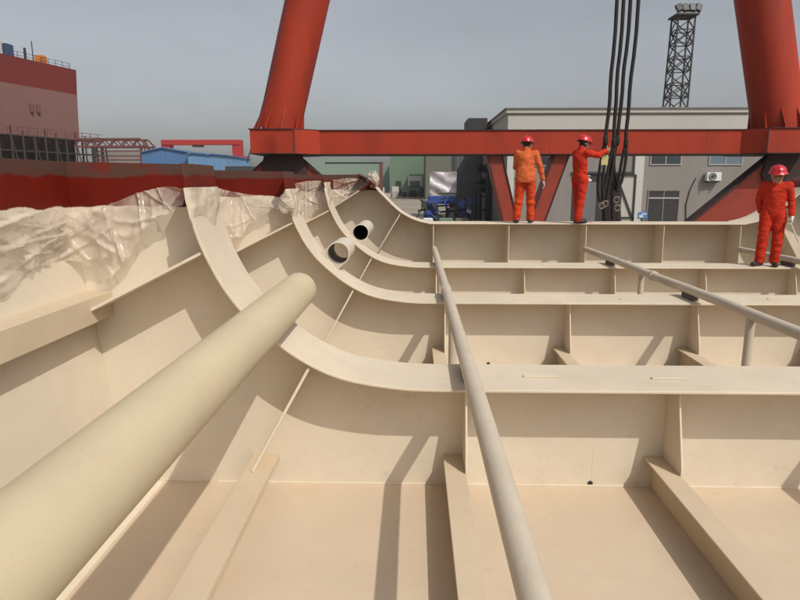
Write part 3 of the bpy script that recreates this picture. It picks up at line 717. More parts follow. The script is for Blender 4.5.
# yard clutter near the green warehouse
rnd = random.Random(11)
def clutter(name, label, cat, px, py, Y, s, mname, n=7):
    c = at(px, py, Y); bm = bmesh.new()
    for k in range(n):
        ww = rnd.uniform(.2, .5) * s; h = rnd.uniform(.3, .9) * s
        x = rnd.uniform(-1, 1) * s; y = rnd.uniform(-.6, .6) * s
        box(bm, (x - ww, y - ww, 0), (x + ww, y + ww, h), Matrix.Rotation(rnd.uniform(-.4, .4), 4, 'Z'))
    o = obj(name, bm, M[mname], loc=(c.x, Y, 0)); return tag(o, label, cat)
clutter('scrap_pile', 'dark pile of steel scrap at the foot of the green warehouse', 'scrap pile', 413, 190, 140, 2.2, 'scaf')
clutter('crate_stack', 'pale stack of crates at the left corner of the green warehouse', 'crates', 384, 190, 138, 2.6, 'strap', 9)
# white tarpaulin covered load
YT = 50.0
a = at(430, 172, YT); b = at(456.5, 193, YT)
tl = empty('covered_load', 'load under a shiny white tarpaulin in front of the olive warehouse', 'covered load', ((a.x + b.x) / 2, YT, b.z - .6)); T = gpart(tl)
bm = bmesh.new(); bmesh.ops.create_cube(bm, size=1); bmesh.ops.subdivide_edges(bm, edges=bm.edges[:], cuts=14, use_grid_fill=True)
cc = Vector(((a.x + b.x) / 2, YT + 1, (a.z + b.z) / 2)); sx, sz = b.x - a.x, a.z - b.z
for v in bm.verts:
    v.co = cc + Vector((v.co.x * sx, v.co.y * 2, v.co.z * sz))
    v.co += Vector((0, -.18, .06)) * (noise.noise(Vector((v.co.x * 1.1 + v.co.z * 1.6, 1, v.co.z * .6))) + .5 * noise.noise(v.co * 2.2))
T('tarpaulin', bm, M['tarp'], smooth='auto')
bm = bmesh.new(); box(bm, (a.x + .1, YT + .1, b.z - .35), (b.x - .1, YT + 1.9, b.z - .03)); T('pallet', bm, M['stick'])
bm = bmesh.new()
for x in (a.x + .3, b.x - .3): box(bm, (x - .15, YT + .2, 0), (x + .15, YT + 1.8, b.z - .36))
T('trestle', bm, M['scaf'])
# blue machine
YK = 46.0
a = at(421, 196, YK); b = at(468, 219, YK)
mc = empty('blue_machine', 'low blue steel machine with drums and pipes in the yard', 'machine', ((a.x + b.x) / 2, YK, 0)); K = gpart(mc)
L = lambda x, y: at(x, y, YK)
bm = bmesh.new(); p, q = L(424, 201), L(438, 226); box(bm, (p.x, YK, 0), (q.x, YK + 1.6, p.z)); p, q = L(428, 196), L(455, 204); box(bm, (p.x, YK + .1, q.z), (q.x, YK + 1.4, p.z)); K('body', bm, M['blue_mach'], bevel=.05)
bm = bmesh.new(); p = L(452, 205); tube(bm, [(p.x, YK + .3, 0), (p.x, YK + .3, L(452, 208).z)], .45, 20); K('drum', bm, M['greywall'], smooth='auto')
bm = bmesh.new()
for q0, q1 in (((420, 200), (436, 206)), ((436, 206), (470, 204)), ((440, 212), (468, 209)), ((465, 199), (470, 222)), ((445, 196), (448, 222)), ((418, 211), (430, 208))): tube(bm, [L(*q0) + Vector((0, -.15, 0)), L(*q1) + Vector((0, -.15, 0))], .07, 8)
K('pipework', bm, M['lattice'])
rnd = random.Random(21)
for mm, nn, nm in (('blue_mach', 12, 'casing'), ('grille', 14, 'fitting'), ('frame_w', 1, 'gauge_box')):
    bm = bmesh.new()
    for k in range(nn):
        p = L(rnd.uniform(421, 470), rnd.uniform(199, 219)); w_ = rnd.uniform(.06, .22); h_ = rnd.uniform(.06, .3); yy = rnd.uniform(-.5, -.15)
        box(bm, (-w_, -.12, -h_), (w_, .12, h_), Matrix.Translation(p + Vector((0, yy, 0))) @ Matrix.Rotation(rnd.choice((0, 0, .4, -.6)), 4, 'Y'))
        if k % 3 == 0 and nm != 'gauge_box': tube(bm, [p + Vector((0, yy, 0)), p + Vector((rnd.uniform(-.8, .8), yy, rnd.uniform(-1, .2)))], .05, 6)
    K(nm, bm, M[mm])
bm = bmesh.new(); p, q = L(459, 208), L(468, 222); box(bm, (p.x, YK - .1, 0), (q.x, YK + .8, p.z)); K('hopper', bm, M['blue_mach'], bevel=.05)
for k, (px, w_, mm, lab) in enumerate(((446, .5, 'green', 'small green bin in front of the blue machine'), (428, .35, 'ac', 'small white sack in front of the blue machine'), (462, .5, 'olive', 'small olive crate in front of the blue machine'))):
    p = at(px, 218, YK - 1.6); bm = bmesh.new(); box(bm, (-w_, -.3, 0), (w_, .3, p.z)); o = obj(('bin', 'sack', 'crate')[k], bm, M[mm], loc=(p.x, YK - 1.6, 0), bevel=.06); tag(o, lab, ('bin', 'sack', 'crate')[k])
# ------------------------------------------------------------------ left background
# ship under construction
P0 = Vector((at(75, 98, 120).x, 120)); DIR = Vector((-4.2, -16)).normalized(); NRM = Vector((DIR.y, -DIR.x))   # outward-left
ship = empty('ship', 'big ship hull with red upper band and pinkish lower side at the far left', 'ship', (P0.x, P0.y, 0)); SP = gpart(ship)
L_ = 70; zt3 = at(75, 70, 120).z; zb3 = at(80, 141, 120).z
bm = bmesh.new()
q = [P0, P0 + DIR * L_]; back = Vector((-1, .05)) * 25
def sp(v, z): return Vector((v.x, v.y, z))
prof = [(zb3 - 3.2, -4.5), (zb3 - 1.0, -.9), (zb3, 0.1), (16 + ZC, .45), (zt3, .7)]
rows = []
for (z, off) in prof:
    o2 = Vector((off, 0)); rows.append([bm.verts.new(sp(v + o2, z)) for v in (q[0], q[1], q[1] + back, q[0] + back)])
for i in range(len(rows) - 1):
    for k in range(4): bm.faces.new((rows[i][k], rows[i][(k + 1) % 4], rows[i + 1][(k + 1) % 4], rows[i + 1][k]))
bm.faces.new(rows[0]); bm.faces.new(list(reversed(rows[-1])))
hullo = SP('hull', bm, M['ship'])
bm = bmesh.new()
for i in range(36):
    v = P0 + DIR * (.3 + i * 1.6) - Vector((.3, 0)); bar(bm, sp(v, zt3), sp(v, zt3 + 1.1), .07)
for hgt in (.55, 1.1): bar(bm, sp(P0 - Vector((.3, 0)), zt3 + hgt), sp(P0 + DIR * 58 - Vector((.3, 0)), zt3 + hgt), .06)
SP('guard_rail', bm, M['lattice'])
bm = bmesh.new(); v = P0 + DIR * 8.2 - Vector((.4, 0)); bar(bm, sp(v, zt3), sp(v, zt3 + 3.4), .12); v2 = P0 + DIR * 9.8 - Vector((.4, 0)); bar(bm, sp(v2, zt3), sp(v2, zt3 + 2), .3); SP('mast', bm, M['lattice'])
bm = bmesh.new(); v = P0 + DIR * 5.6 - Vector((1.2, 0)); box(bm, (v.x - .7, v.y - .7, zt3), (v.x + .7, v.y + .7, zt3 + 1.5)); SP('orange_locker', bm, M['orange'])
bm = bmesh.new(); v = P0 + DIR * 13.2 - Vector((.6, 0)); box(bm, (v.x - .8, v.y - 1.0, zt3), (v.x + .7, v.y + .8, zt3 + 1.9)); SP('blue_container', bm, M['blue_dull'])
bm = bmesh.new(); v = P0 + DIR * 15.9 - Vector((.6, 0)); box(bm, (v.x - .9, v.y - 1.5, zt3), (v.x + .9, v.y + 1.2, zt3 + 2.6)); SP('white_container', bm, M['pilaster'])
for dd in (9.2, 10.6):
    v = P0 + DIR * dd + Vector((.42, 0)); bm = bmesh.new(); tube(bm, [sp(v, zb3 + 4.2), sp(v, zb3 + 5.6)], .35, 10); SP('draft_mark', bm, M['truss_red'])
# staging under the ship
st = empty('staging', 'dark steel staging and scaffolding under the pinkish ship side', 'scaffolding', (P0.x, P0.y - 5, 0)); SC = gpart(st)
bm = bmesh.new(); off = Vector((2.2, 0))
for i in range(14):
    v = P0 + DIR * (i * 2.3 - 1) + off; bar(bm, sp(v, 0), sp(v, zb3 + .2 + .6 * (i % 3)), .2); v2 = v + Vector((-2.4, 0)); bar(bm, sp(v2, 0), sp(v2, zb3 - .2), .25)
    if i: bar(bm, sp(P0 + DIR * ((i - 1) * 2.3 - 1) + off, 1.2 + zb3 * .3 * (i % 2)), sp(v, zb3 - .4 - zb3 * .3 * (i % 2)), .16)
SC('uprights', bm, M['scaf'])
bm = bmesh.new()
for z in (zb3 - 5.2, zb3 - 2.6, zb3 - .1):
    prism(bm, [sp(P0 - DIR * 3 + off, z), sp(P0 + DIR * 34 + off, z), sp(P0 + DIR * 34 + off + Vector((-2.6, 0)), z), sp(P0 - DIR * 3 + off + Vector((-2.6, 0)), z)], (0, 0, .18))
SC('walkway', bm, M['scaf'])
bm = bmesh.new(); prism(bm, [sp(P0 + off * -.4, 0), sp(P0 + DIR * 40 + off * -.4, 0), sp(P0 + DIR * 40 + off * -.4, zb3 - .8), sp(P0 + off * -.4, zb3 - .8)], (-8, 0, 0)); SC('keel_blocks', bm, M['scaf'])
bm = bmesh.new()
for z in (zb3 + .7, zb3 + 1.3): bar(bm, sp(P0 - DIR * 3 + off, z), sp(P0 + DIR * 34 + off, z), .08)
for i in range(18): v = P0 + DIR * (i * 2 - 2) + off; bar(bm, sp(v, zb3), sp(v, zb3 + 1.3), .08)
SC('hand_rail', bm, M['truss_red'])
# lattice girder crane right of the ship
YL = 100.0
lg = empty('lattice_girder', 'faded red lattice girder on trestles between the ship and the blue sheds', 'girder', (at(112, 150, YL).x, YL, 0)); LG = gpart(lg)
zt4, zb4 = at(110, 139, YL).z, at(110, 146.5, YL).z
xs = [at(px, 140, YL).x for px in (74, 86, 98, 110, 122, 134, 140)]
bm = bmesh.new()
for yy in (YL, YL + 3):
    bar(bm, (xs[0], yy, zt4), (xs[-1], yy, zt4), .28); bar(bm, (xs[0], yy, zb4), (xs[-1] + 1, yy, zb4), .28); bar(bm, (xs[-1], yy, zt4), (xs[-1] + 1.1, yy, zb4), .22)
    for i in range(len(xs) - 1):
        m_ = (xs[i] + xs[i + 1]) / 2; bar(bm, (xs[i], yy, zb4), (m_, yy, zt4), .16); bar(bm, (m_, yy, zt4), (xs[i + 1], yy, zb4), .16)
LG('truss', bm, M['truss_red'])
for i, px in enumerate((93, 141)):
    x = at(px, 150, YL).x; bm = bmesh.new()
    for yy in (YL, YL + 3): bar(bm, (x, yy, 0), (x, yy, zb4), .35); bar(bm, (x + 1, yy, 0), (x + .6, yy, zb4), .2)
    LG('trestle', bm, M['truss_red'] if i else M['lattice'])
bm = bmesh.new()
for y in (151, 156, 160): bar(bm, at(95, y, YL), at(141, y, YL), .2)
LG('cross_rail', bm, M['truss_red'])
# spool on top of the staging
# pale low wall behind the girder
bm = bmesh.new(); a = at(95, 150, 130); b = at(146, 150, 130); box(bm, (a.x, 130, 0), (b.x, 131, at(100, 151, 130).z)); tag(obj('pale_wall', bm, M['wall_lo']), 'pale low wall seen through the lattice girder', 'wall')
# blue sheds
def shed(name, label, x0, x1, ye, yr, Y, depth, mm, ridge=.5):
    a = at(x0, 160, Y).x; b = at(x1, 160, Y).x; e = at(200, ye, Y).z; r = at(200, yr, Y).z
    root = empty(name, label, 'shed', ((a + b) / 2, Y, 0), 'blue sheds'); g = gpart(root)
    bm = bmesh.new(); c = a + (b - a) * ridge
    prism(bm, [(a, Y, 0), (b, Y, 0), (b, Y, e), (c, Y, r), (a, Y, e + (0 if ridge > .3 else .3))], (0, depth, 0)); g('wall', bm, M[mm])
    bm = bmesh.new(); t = Vector((0, 0, .12))
    for p, q in (((a - .2, e), (c, r)), ((c, r), (b + .2, e))):
        prism(bm, [Vector((p[0], Y - .25, p[1] + .01)), Vector((q[0], Y - .25, q[1] + .01)), Vector((q[0], Y - .25, q[1] + .01)) + t, Vector((p[0], Y - .25, p[1] + .01)) + t], (0, depth + .5, 0))
    g('roof', bm, M['blue_shed'])
    n = int((b - a) / .6)
    bm = bmesh.new()
    for k in range(1, n): x = a + (b - a) * k / n; box(bm, (x - .04, Y - .05, 0), (x + .04, Y - .004, e - .1))
    g('cladding_rib', bm, M[mm])
shed('blue_shed', 'darker blue shed with a low gable beside the lattice girder', 142, 189, 153, 148, 85, 20, 'blue_shed', .45)
shed('blue_shed', 'lighter blue flat shed, middle one of the blue sheds', 188, 210, 155, 153.5, 84, 16, 'blue_shed2', .2)
shed('blue_shed', 'light blue shed front nearest to the red portal post', 209, 225.5, 156, 154.5, 80, 12, 'blue_shed2', .2)
# red portal crane
YR = 125.0
pc = empty('portal_crane', 'bright red portal crane with a square tubular frame behind the blue sheds', 'portal crane', (at(203, 150, YR).x, YR, 0)); PC = gpart(pc)
zc_ = at(200, 142.5, YR).z
x0, x1 = at(166, 143, YR).x, at(236.5, 143, YR).x
bm = bmesh.new(); bar(bm, (x0 - .8, YR, zc_), (x1 + .8, YR, zc_), 1.0, 1.1); PC('girder', bm, M['red_far'], bevel=.05)
for x in (x0, x1):
    bm = bmesh.new(); prism(bm, [(x - .85, YR - .4, zc_ + .5), (x + .85, YR - .4, zc_ + .5), (x + .75, YR - .4, 0), (x - .6, YR - .4, 0)], (0, 2.2, 0)); PC('leg', bm, M['red_far'])
bm = bmesh.new(); p = at(198, 145.5, YR); box(bm, (p.x - 1, YR - .5, p.z - .3), (p.x + 1, YR + .5, p.z + .1)); PC('trolley', bm, M['lattice'])
# dark low store and small far red crane by the crane's left foot
bm = bmesh.new(); a = at(225, 167, 70); b = at(250, 172, 70); box(bm, (a.x, 70, 0), (b.x, 73, a.z + .08)); tag(obj('dark_container', bm, M['grille']), 'low dark container between the blue sheds and the crane foot', 'container')
root = empty('far_crane', 'tiny pinkish crane far away beside the red crane foot', 'crane', (at(244, 160, 180).x, 180, 0)); FC = gpart(root)
bm = bmesh.new()
for px in (241, 247): p = at(px, 156, 180); bar(bm, (p.x, 180, 0), (p.x, 180, p.z), .5)
p, q = at(240, 158, 180), at(248, 158, 180); bar(bm, p, q, .9); bar(bm, at(241, 163, 180), at(247, 157, 180), .4); FC('frame', bm, M['red_far'])
# ------------------------------------------------------------------ lifting slings
YS = 12.62
def S3(x, y, dy=0): return at(x, y, YS + dy)
def sling(top_pts, strands, label, shackle, dy=0):
    p = S3(*top_pts[-1], dy)
    root = empty('lifting_sling', label, 'sling', p, 'dark slings hanging from the crane'); g = gpart(root)
    a = S3(*top_pts[0], dy); hi = Vector((a.x + .0, a.y, 22.0))
    pts = catmull([hi, a.lerp(hi, .3), a] + [S3(*t, dy) for t in top_pts[1:]], 5)
    pts = [q + Vector((.008 * math.sin(i * 1.3), .008 * math.cos(i * 1.9), 0)) for i, q in enumerate(pts)]
    bm = bmesh.new(); tube(bm, pts, .035, 10); g('sling_body', bm, M['rope'], smooth=True)
    for s in strands:
        bm = bmesh.new(); q = catmull([S3(*t, dy + .02 * i) for i, t in enumerate(s)], 6); tube(bm, q, .031, 8); g('strand', bm, M['rope'], smooth=True)
    # splice lumps
    for t in top_pts[-1:]:
        bm = bmesh.new(); c = S3(*t, dy); tube(bm, [c + Vector((0, 0, .09)), c + Vector((0, 0, .03)), c - Vector((0, 0, .05)), c - Vector((0, 0, .1))], [.034, .046, .046, .034], 10)
        g('splice', bm, M['rope'], smooth=True)
    sx, sy = shackle; c = S3(sx, sy, dy - .05)
    bm = bmesh.new(); tube(bm, [c + Vector((.055 * math.sin(R(-150 + 300 * k / 10)), 0, -.055 * math.cos(R(-150 + 300 * k / 10)))) for k in range(11)], .017, 8)
    tube(bm, [c + Vector((-.06, 0, .055)), c + Vector((.06, 0, .055))], .016, 8); g('shackle', bm, M['shackle'], smooth=True)
sling([(617, 0), (609.5, 100), (605.5, 140)], [[(605.5, 140), (602, 155), (598.5, 178), (598, 192), (601, 204)], [(605.5, 140), (605, 158), (602.5, 185), (604, 204)]], 'dark sling nearest to the worker reaching out, leftmost of four', (601.5, 206))
sling([(623.6, 0), (616, 98), (614, 142)], [[(614, 142), (610, 160), (605, 186), (603, 203)], [(614, 142), (613, 165), (608, 190), (606, 204)]], 'dark sling second from the worker reaching out', (605, 204), .06)
sling([(630.5, 0), (622, 92), (617.5, 140)], [[(617.5, 140), (611, 165), (610, 172), (615, 190)], [(617.5, 140), (614, 160), (615, 178), (616, 190)]], 'dark sling second from the right of four', (616.5, 200), .1)
sling([(638.5, 0), (628.5, 106), (626, 142)], [[(626, 142), (626, 158), (622, 180), (617, 190)], [(626, 142), (622, 160), (619, 178), (617, 192)]], 'dark sling rightmost of four, nearest the white pilaster', (617.5, 208), .03)
# hanging bundle of folded slings below
c = S3(611, 190, .85)
root = empty('sling_bundle', 'black bundle of folded slings hanging at the foot of the four slings', 'sling bundle', (c.x, c.y, ZC - 1.5)); g = gpart(root)
bm = bmesh.new(); rnd = random.Random(3)
for k in range(11):
    x0 = 605 + k * 1.3; dy = .75 + .1 * rnd.random()
    tube(bm, catmull([S3(612 + rnd.uniform(-4, 5), 176 + rnd.uniform(0, 6), dy), S3(x0, 190, dy), S3(x0 + rnd.uniform(-1, 1), 212, dy), S3(x0 + .8, 240, dy)], 5), .068, 8)
g('folded_slings', bm, M['rope'], smooth=True)
bm = bmesh.new(); c2 = S3(604.5, 146, -.02)
a = S3(606, 157, -.05); b = S3(611.5, 165, -.05)
box(bm, (S3(603, 155).x - .03, YS - .01, S3(603, 165).z), (S3(603, 155).x + .10, YS, S3(603, 155).z)); o = obj('load_tag', bm, M['paper']); tag(o, 'small yellow load tag hanging under the reaching worker\'s hand', 'tag')
# ------------------------------------------------------------------ people
def capsule(bm, p, q, r0, r1, n=14, sq=(1, 1), ax=None):
    """tapered capsule; sq scales the two cross axes (ax = first cross axis)"""
    p = Vector(p); q = Vector(q); t = (q - p); L = t.length; t.normalize()
    a = Vector(ax) if ax else (Vector((1, 0, 0)) if abs(t.x) < .8 else Vector((0, 1, 0)))
    a = (a - t * a.dot(t)).normalized(); b = t.cross(a)
    prof = []
    for k in range(5): an = math.pi / 2 * (1 - k / 4); prof.append((-r0 * math.sin(an), r0 * math.cos(an)))
    for k in range(5): an = math.pi / 2 * k / 4; prof.append((L + r1 * math.sin(an), r1 * math.cos(an)))
    rings = []
    for s, r in prof:
        if r < 1e-5: rings.append([bm.verts.new(p + t * s)])
        else: rings.append([bm.verts.new(p + t * s + a * (r * sq[0] * math.cos(2 * math.pi * k / n)) + b * (r * sq[1] * math.sin(2 * math.pi * k / n))) for k in range(n)])
    for i in range(len(rings) - 1):
        A_, B_ = rings[i], rings[i + 1]
        for k in range(n):
            k2 = (k + 1) % n
            if len(A_) == 1: bm.faces.new((A_[0], B_[k], B_[k2]))
            elif len(B_) == 1: bm.faces.new((A_[k], B_[0], A_[k2]))
            else: bm.faces.new((A_[k], A_[k2], B_[k2], B_[k]))
def remeshed(name, bm, m, parent, voxel=.012, smooth=4, wrinkle=0.0, seed=0):
    bmesh.ops.recalc_face_normals(bm, faces=bm.faces[:])
    me = bpy.data.meshes.new(name); bm.to_mesh(me); bm.free()
    o = bpy.data.objects.new(name, me); COL.objects.link(o)
    rm = o.modifiers.new('r', 'REMESH'); rm.mode = 'VOXEL'; rm.voxel_size = voxel
    sm = o.modifiers.new('s', 'SMOOTH'); sm.iterations = smooth; sm.factor = .5
    dg = bpy.context.evaluated_depsgraph_get(); me2 = bpy.data.meshes.new_from_object(o.evaluated_get(dg))
    o.modifiers.clear(); o.data = me2; me2.name = name
    if wrinkle:
        for v in me2.vertices:
            q = v.co * 9 + Vector((seed, 0, 0)); q.z *= 1.5
            v.co += v.normal * wrinkle * (noise.noise(q) - .8 * abs(noise.noise(q * 1.9)))
    for p in me2.polygons: p.use_smooth = True
    me2.materials.clear(); me2.materials.append(m)
    o.parent = parent
    return o
def hand_bm(bm, wrist, d, palm_n, thumb_side, curl=25, s=1.0):
    """palm, four fingers and a thumb; d = hand direction, palm_n = palm facing"""
    d = Vector(d).normalized(); pn = Vector(palm_n); pn = (pn - d * pn.dot(d)).normalized(); sd = d.cross(pn) * thumb_side
    w0 = Vector(wrist)
    for k, (off, L, r) in enumerate(((.030, .072, .0105), (.010, .080, .011), (-.010, .074, .0105), (-.029, .058, .0095))):
        root = w0 + d * .085 * s + sd * off * s
        capsule(bm, w0 + sd * off * .6 * s, root, .016 * s, .0125 * s, 8)
        ang = R(curl * (.7 + .15 * k)); d1 = d * math.cos(ang) + pn * math.sin(ang); mid = root + d1 * L * .55 * s
        ang *= 2.1; d2 = d * math.cos(ang) + pn * math.sin(ang); capsule(bm, root, mid, r * s, r * .95 * s, 8); capsule(bm, mid, mid + d2 * L * .5 * s, r * .95 * s, r * .8 * s, 8)
    capsule(bm, w0 - d * .02, w0 + d * .05 * s, .026 * s, .032 * s, 10, (1, .6), sd)
    tb = w0 + d * .025 * s + sd * .030 * s; tm = tb + (d * .6 + sd * .75 + pn * .25).normalized() * .042 * s
    capsule(bm, tb, tm, .014 * s, .012 * s, 8); capsule(bm, tm, tm + (d * .9 + sd * .3 + pn * .35).normalized() * .034 * s, .012 * s, .0095 * s, 8)
def person(label, loc, heading, J, mats, hem=.03, head_yaw=0, head_pitch=0, gloves=('glove', 'glove'), seed=0, curl=(25, 25), palm=None, lowcut=False):
    """J: joints in metres, person facing -Y locally, +X = person's left; z up from the soles"""
    root = bpy.data.objects.new('person', None); COL.objects.link(root); root.location = loc; root.rotation_euler = (0, 0, heading)
    tag(root, label, 'person', 'workers in red coveralls')
    V = {k: Vector(v) for k, v in J.items()}
    pel, ch, nk, hd = V['pelvis'], V['chest'], V['neck'], V['head']
    # body: one continuous surface under the clothes
    bm = bmesh.new()
    capsule(bm, pel, ch, .12, .13, 16, (1.15, .78), (1, 0, 0)); capsule(bm, ch, nk, .12, .055, 14); capsule(bm, nk, hd, .052, .05, 12)
    for s in ('l', 'r'):
        capsule(bm, V['sh' + s], V['el' + s], .050, .040); capsule(bm, V['el' + s], V['wr' + s], .040, .027)
        capsule(bm, V['hip' + s], V['kn' + s], .082, .055); capsule(bm, V['kn' + s], V['an' + s], .053, .038); capsule(bm, ch, V['sh' + s], .09, .055)
        an = V['an' + s]; fo = V['toe' + s]; capsule(bm, an + Vector((0, 0, -.05)), fo, .036, .03)
    hm = Matrix.Translation(hd) @ Matrix.Rotation(head_yaw, 4, 'Z') @ Matrix.Rotation(head_pitch, 4, 'X')
    H = lambda x, y, z: hm @ Vector((x, y, z))
    ex = (hm.to_3x3() @ Vector((1, 0, 0)))
    capsule(bm, H(0, .012, .07), H(0, -.0, .07), .096, .092, 18, (.86, 1), ex)        # skull
    capsule(bm, H(0, -.035, -.055), H(0, -.028, .03), .046, .064, 14, (.95, .9), ex)      # jaw
    capsule(bm, H(0, -.098, .022), H(0, -.112, -.004), .010, .015, 8)                      # nose
    for s in (-1, 1):
        capsule(bm, H(s * .082, .005, .0), H(s * .086, .01, .035), .014, .018, 8, (.5, 1), ex)   # ears
        capsule(bm, H(s * .02, -.088, .052), H(s * .05, -.08, .052), .009, .009, 8)          # brow
        capsule(bm, H(s * .045, -.072, -.005), H(s * .05, -.066, .005), .02, .02, 8)         # cheek
    capsule(bm, H(-.018, -.087, -.032), H(.018, -.087, -.032), .009, .009, 8)
    remeshed('body', bm, mats['skin'], root, .009, 3)
    # face marks: eyes and mouth
    bm = bmesh.new()
    for s in (-1, 1): capsule(bm, H(s * .022, -.0905, .034), H(s * .040, -.086, .034), .0065, .0065, 8)
    obj('eyes', bm, M['hair'], root, smooth=True)
    bm = bmesh.new(); capsule(bm, H(-.02, -.092, -.036), H(.02, -.092, -.036), .004, .004, 8); obj('mouth', bm, mats['lip'], root, smooth=True)
    # hair
    bm = bmesh.new(); capsule(bm, H(0, .028, .075), H(0, .032, .022), .094, .074, 16, (.92, 1), ex)
    remeshed('hair', bm, M['hair'], root, .011, 2, .004, seed)
    # trousers and jacket, or a one-piece coverall
    one = mats['low'] is mats['up']
    bm = bmesh.new()
    capsule(bm, pel + Vector((0, .01, -.02)), pel + Vector((0, .0, .14)), .152, .142, 18, (1.12, .82), (1, 0, 0))
    for s in ('l', 'r'):
        capsule(bm, V['hip' + s], V['kn' + s], .110, .086); an = V['an' + s]; kn = V['kn' + s]
        capsule(bm, kn, an + (kn - an) * .10, .084, .076); capsule(bm, an + (kn - an) * .18, an + (kn - an) * .02, .086, .080)
        capsule(bm, kn + Vector((0, .01, -.07)), kn + Vector((0, .01, -.075)), .092, .092)
    if not one:
        remeshed('trousers', bm, mats['low'], root, .011, 2, .013, seed); bm = bmesh.new()
        capsule(bm, pel + Vector((0, 0, -.075)), pel + Vector((0, 0, .10)), .178, .160, 18, (1.20, .92), (1, 0, 0))
        for v in bm.verts: v.co.z = max(v.co.z, pel.z - .13)
    else:
        capsule(bm, pel + Vector((-.155, 0, .075)), pel + Vector((.155, 0, .075)), .03, .03, 10)
    capsule(bm, pel + Vector((0, 0, .05)), ch + Vector((0, 0, -.08)), .143, .148, 18, (1.12, .86), (1, 0, 0))
    capsule(bm, ch + Vector((0, 0, -.12)), ch, .150, .142, 18, (1.18, .80), (1, 0, 0)); capsule(bm, ch, nk + Vector((0, 0, -.02)), .142, .080, 16, (1.1, .9), (1, 0, 0))
    capsule(bm, nk + Vector((0, .008, -.02)), nk + Vector((0, .012, .025)), .074, .068, 14)
    for s in ('l', 'r'):
        capsule(bm, ch + (V['sh' + s] - ch) * .3, V['sh' + s], .105, .074); capsule(bm, V['sh' + s], V['el' + s], .076, .062); wr = V['wr' + s]; el = V['el' + s]
        capsule(bm, el, wr + (el - wr) * .12, .062, .050); capsule(bm, wr + (el - wr) * .16, wr + (el - wr) * .06, .054, .050)
    remeshed('coverall' if one else 'jacket', bm, mats['up'], root, .011, 2, .013, seed + 5)
    # gloves
    for i, s in enumerate(('l', 'r')):
        wr, el = V['wr' + s], V['el' + s]; d = (V.get('hd' + s) or (wr + (wr - el))) - wr
        bm = bmesh.new(); pn = (palm or {}).get(s, (-1 if s == 'l' else 1, 0, 0))
        hand_bm(bm, wr + d.normalized() * .02, d, pn, (1 if s == 'r' else -1), curl[i])
        capsule(bm, wr - d.normalized() * .045, wr + d.normalized() * .02, .040, .032, 12)
        remeshed('glove', bm, M[gloves[i]], root, .0065, 2)
    # boots
    for s in ('l', 'r'):
        an, fo = V['an' + s], V['toe' + s]; bm = bmesh.new(); dirn = (fo - an); dirn.z = 0; dirn.normalize()
        z0 = V['sole' + s].z if 'sole' + s in V else 0
        heel = Vector((an.x, an.y, z0 + .045)) - dirn * .045; toe = Vector((an.x, an.y, z0 + .042)) + dirn * .165
        capsule(bm, heel, toe, .044, .044, 12, (1.05, .9), (-dirn.y, dirn.x, 0)); capsule(bm, heel + Vector((0, 0, .02)) + dirn * .03, an + Vector((0, 0, .04)), .048, .052, 12)
        for v in bm.verts:
            if v.co.z < z0 + .004: v.co.z = z0 + .004
        remeshed('boot', bm, M['boot'], root, .012, 2)
    # hard hat: dome, ridge, peak
    bm = bmesh.new(); rings = []
    n = 28; HS = 1.14
    prof = [(r_ * HS, .088 + (z_ - .088) * 1.12) for r_, z_ in [(.122, .088), (.118, .108), (.110, .135), (.094, .160), (.070, .179), (.040, .190), (0, .194)]]
    for r, z in prof:
        if r == 0: rings.append([bm.verts.new(H(0, .004, z))])
        else: rings.append([bm.verts.new(H(r * .92 * math.cos(2 * math.pi * k / n), r * 1.10 * math.sin(2 * math.pi * k / n) + .004, z)) for k in range(n)])
    for i in range(len(rings) - 1):
        for k in range(n):
            if len(rings[i + 1]) == 1: bm.faces.new((rings[i][k], rings[i][(k + 1) % n], rings[i + 1][0]))
            else: bm.faces.new((rings[i][k], rings[i][(k + 1) % n], rings[i + 1][(k + 1) % n], rings[i + 1][k]))
    rim = [bm.verts.new(H((.139 + .016 + (.045 if math.sin(2 * math.pi * k / n) < -.3 else 0) * (-math.sin(2 * math.pi * k / n))) * .92 * math.cos(2 * math.pi * k / n),
                          (.139 + .016 + (.040 if math.sin(2 * math.pi * k / n) < -.3 else 0) * (-math.sin(2 * math.pi * k / n))) * 1.10 * math.sin(2 * math.pi * k / n) + .004, .079)) for k in range(n)]
    for k in range(n): bm.faces.new((rim[k], rim[(k + 1) % n], rings[0][(k + 1) % n], rings[0][k]))
    hat = obj('hard_hat', bm, M['helmet'], root, smooth=True)
    so_ = hat.modifiers.new('solid', 'SOLIDIFY'); so_.thickness = .006
    bm = bmesh.new(); tube(bm, [H(0, .150, .105), H(0, .118, .167), H(0, .058, .202), H(0, 0, .211), H(0, -.055, .202), H(0, -.115, .167), H(0, -.145, .108)], .011, 8); obj('ridge', bm, M['helmet'], hat, smooth=True)
    bm = bmesh.new()
    for s in (-1, 1): tube(bm, catmull([H(s * .088, -.01, .08), H(s * .078, -.03, .0), H(s * .045, -.05, -.07), H(0, -.058, -.104)], 4), .007, 6)
    obj('chin_strap', bm, M['strap'], hat, smooth=True)
    return root, V
LIP = mat('lips', (0.30, 0.11, 0.08), .6, .05)
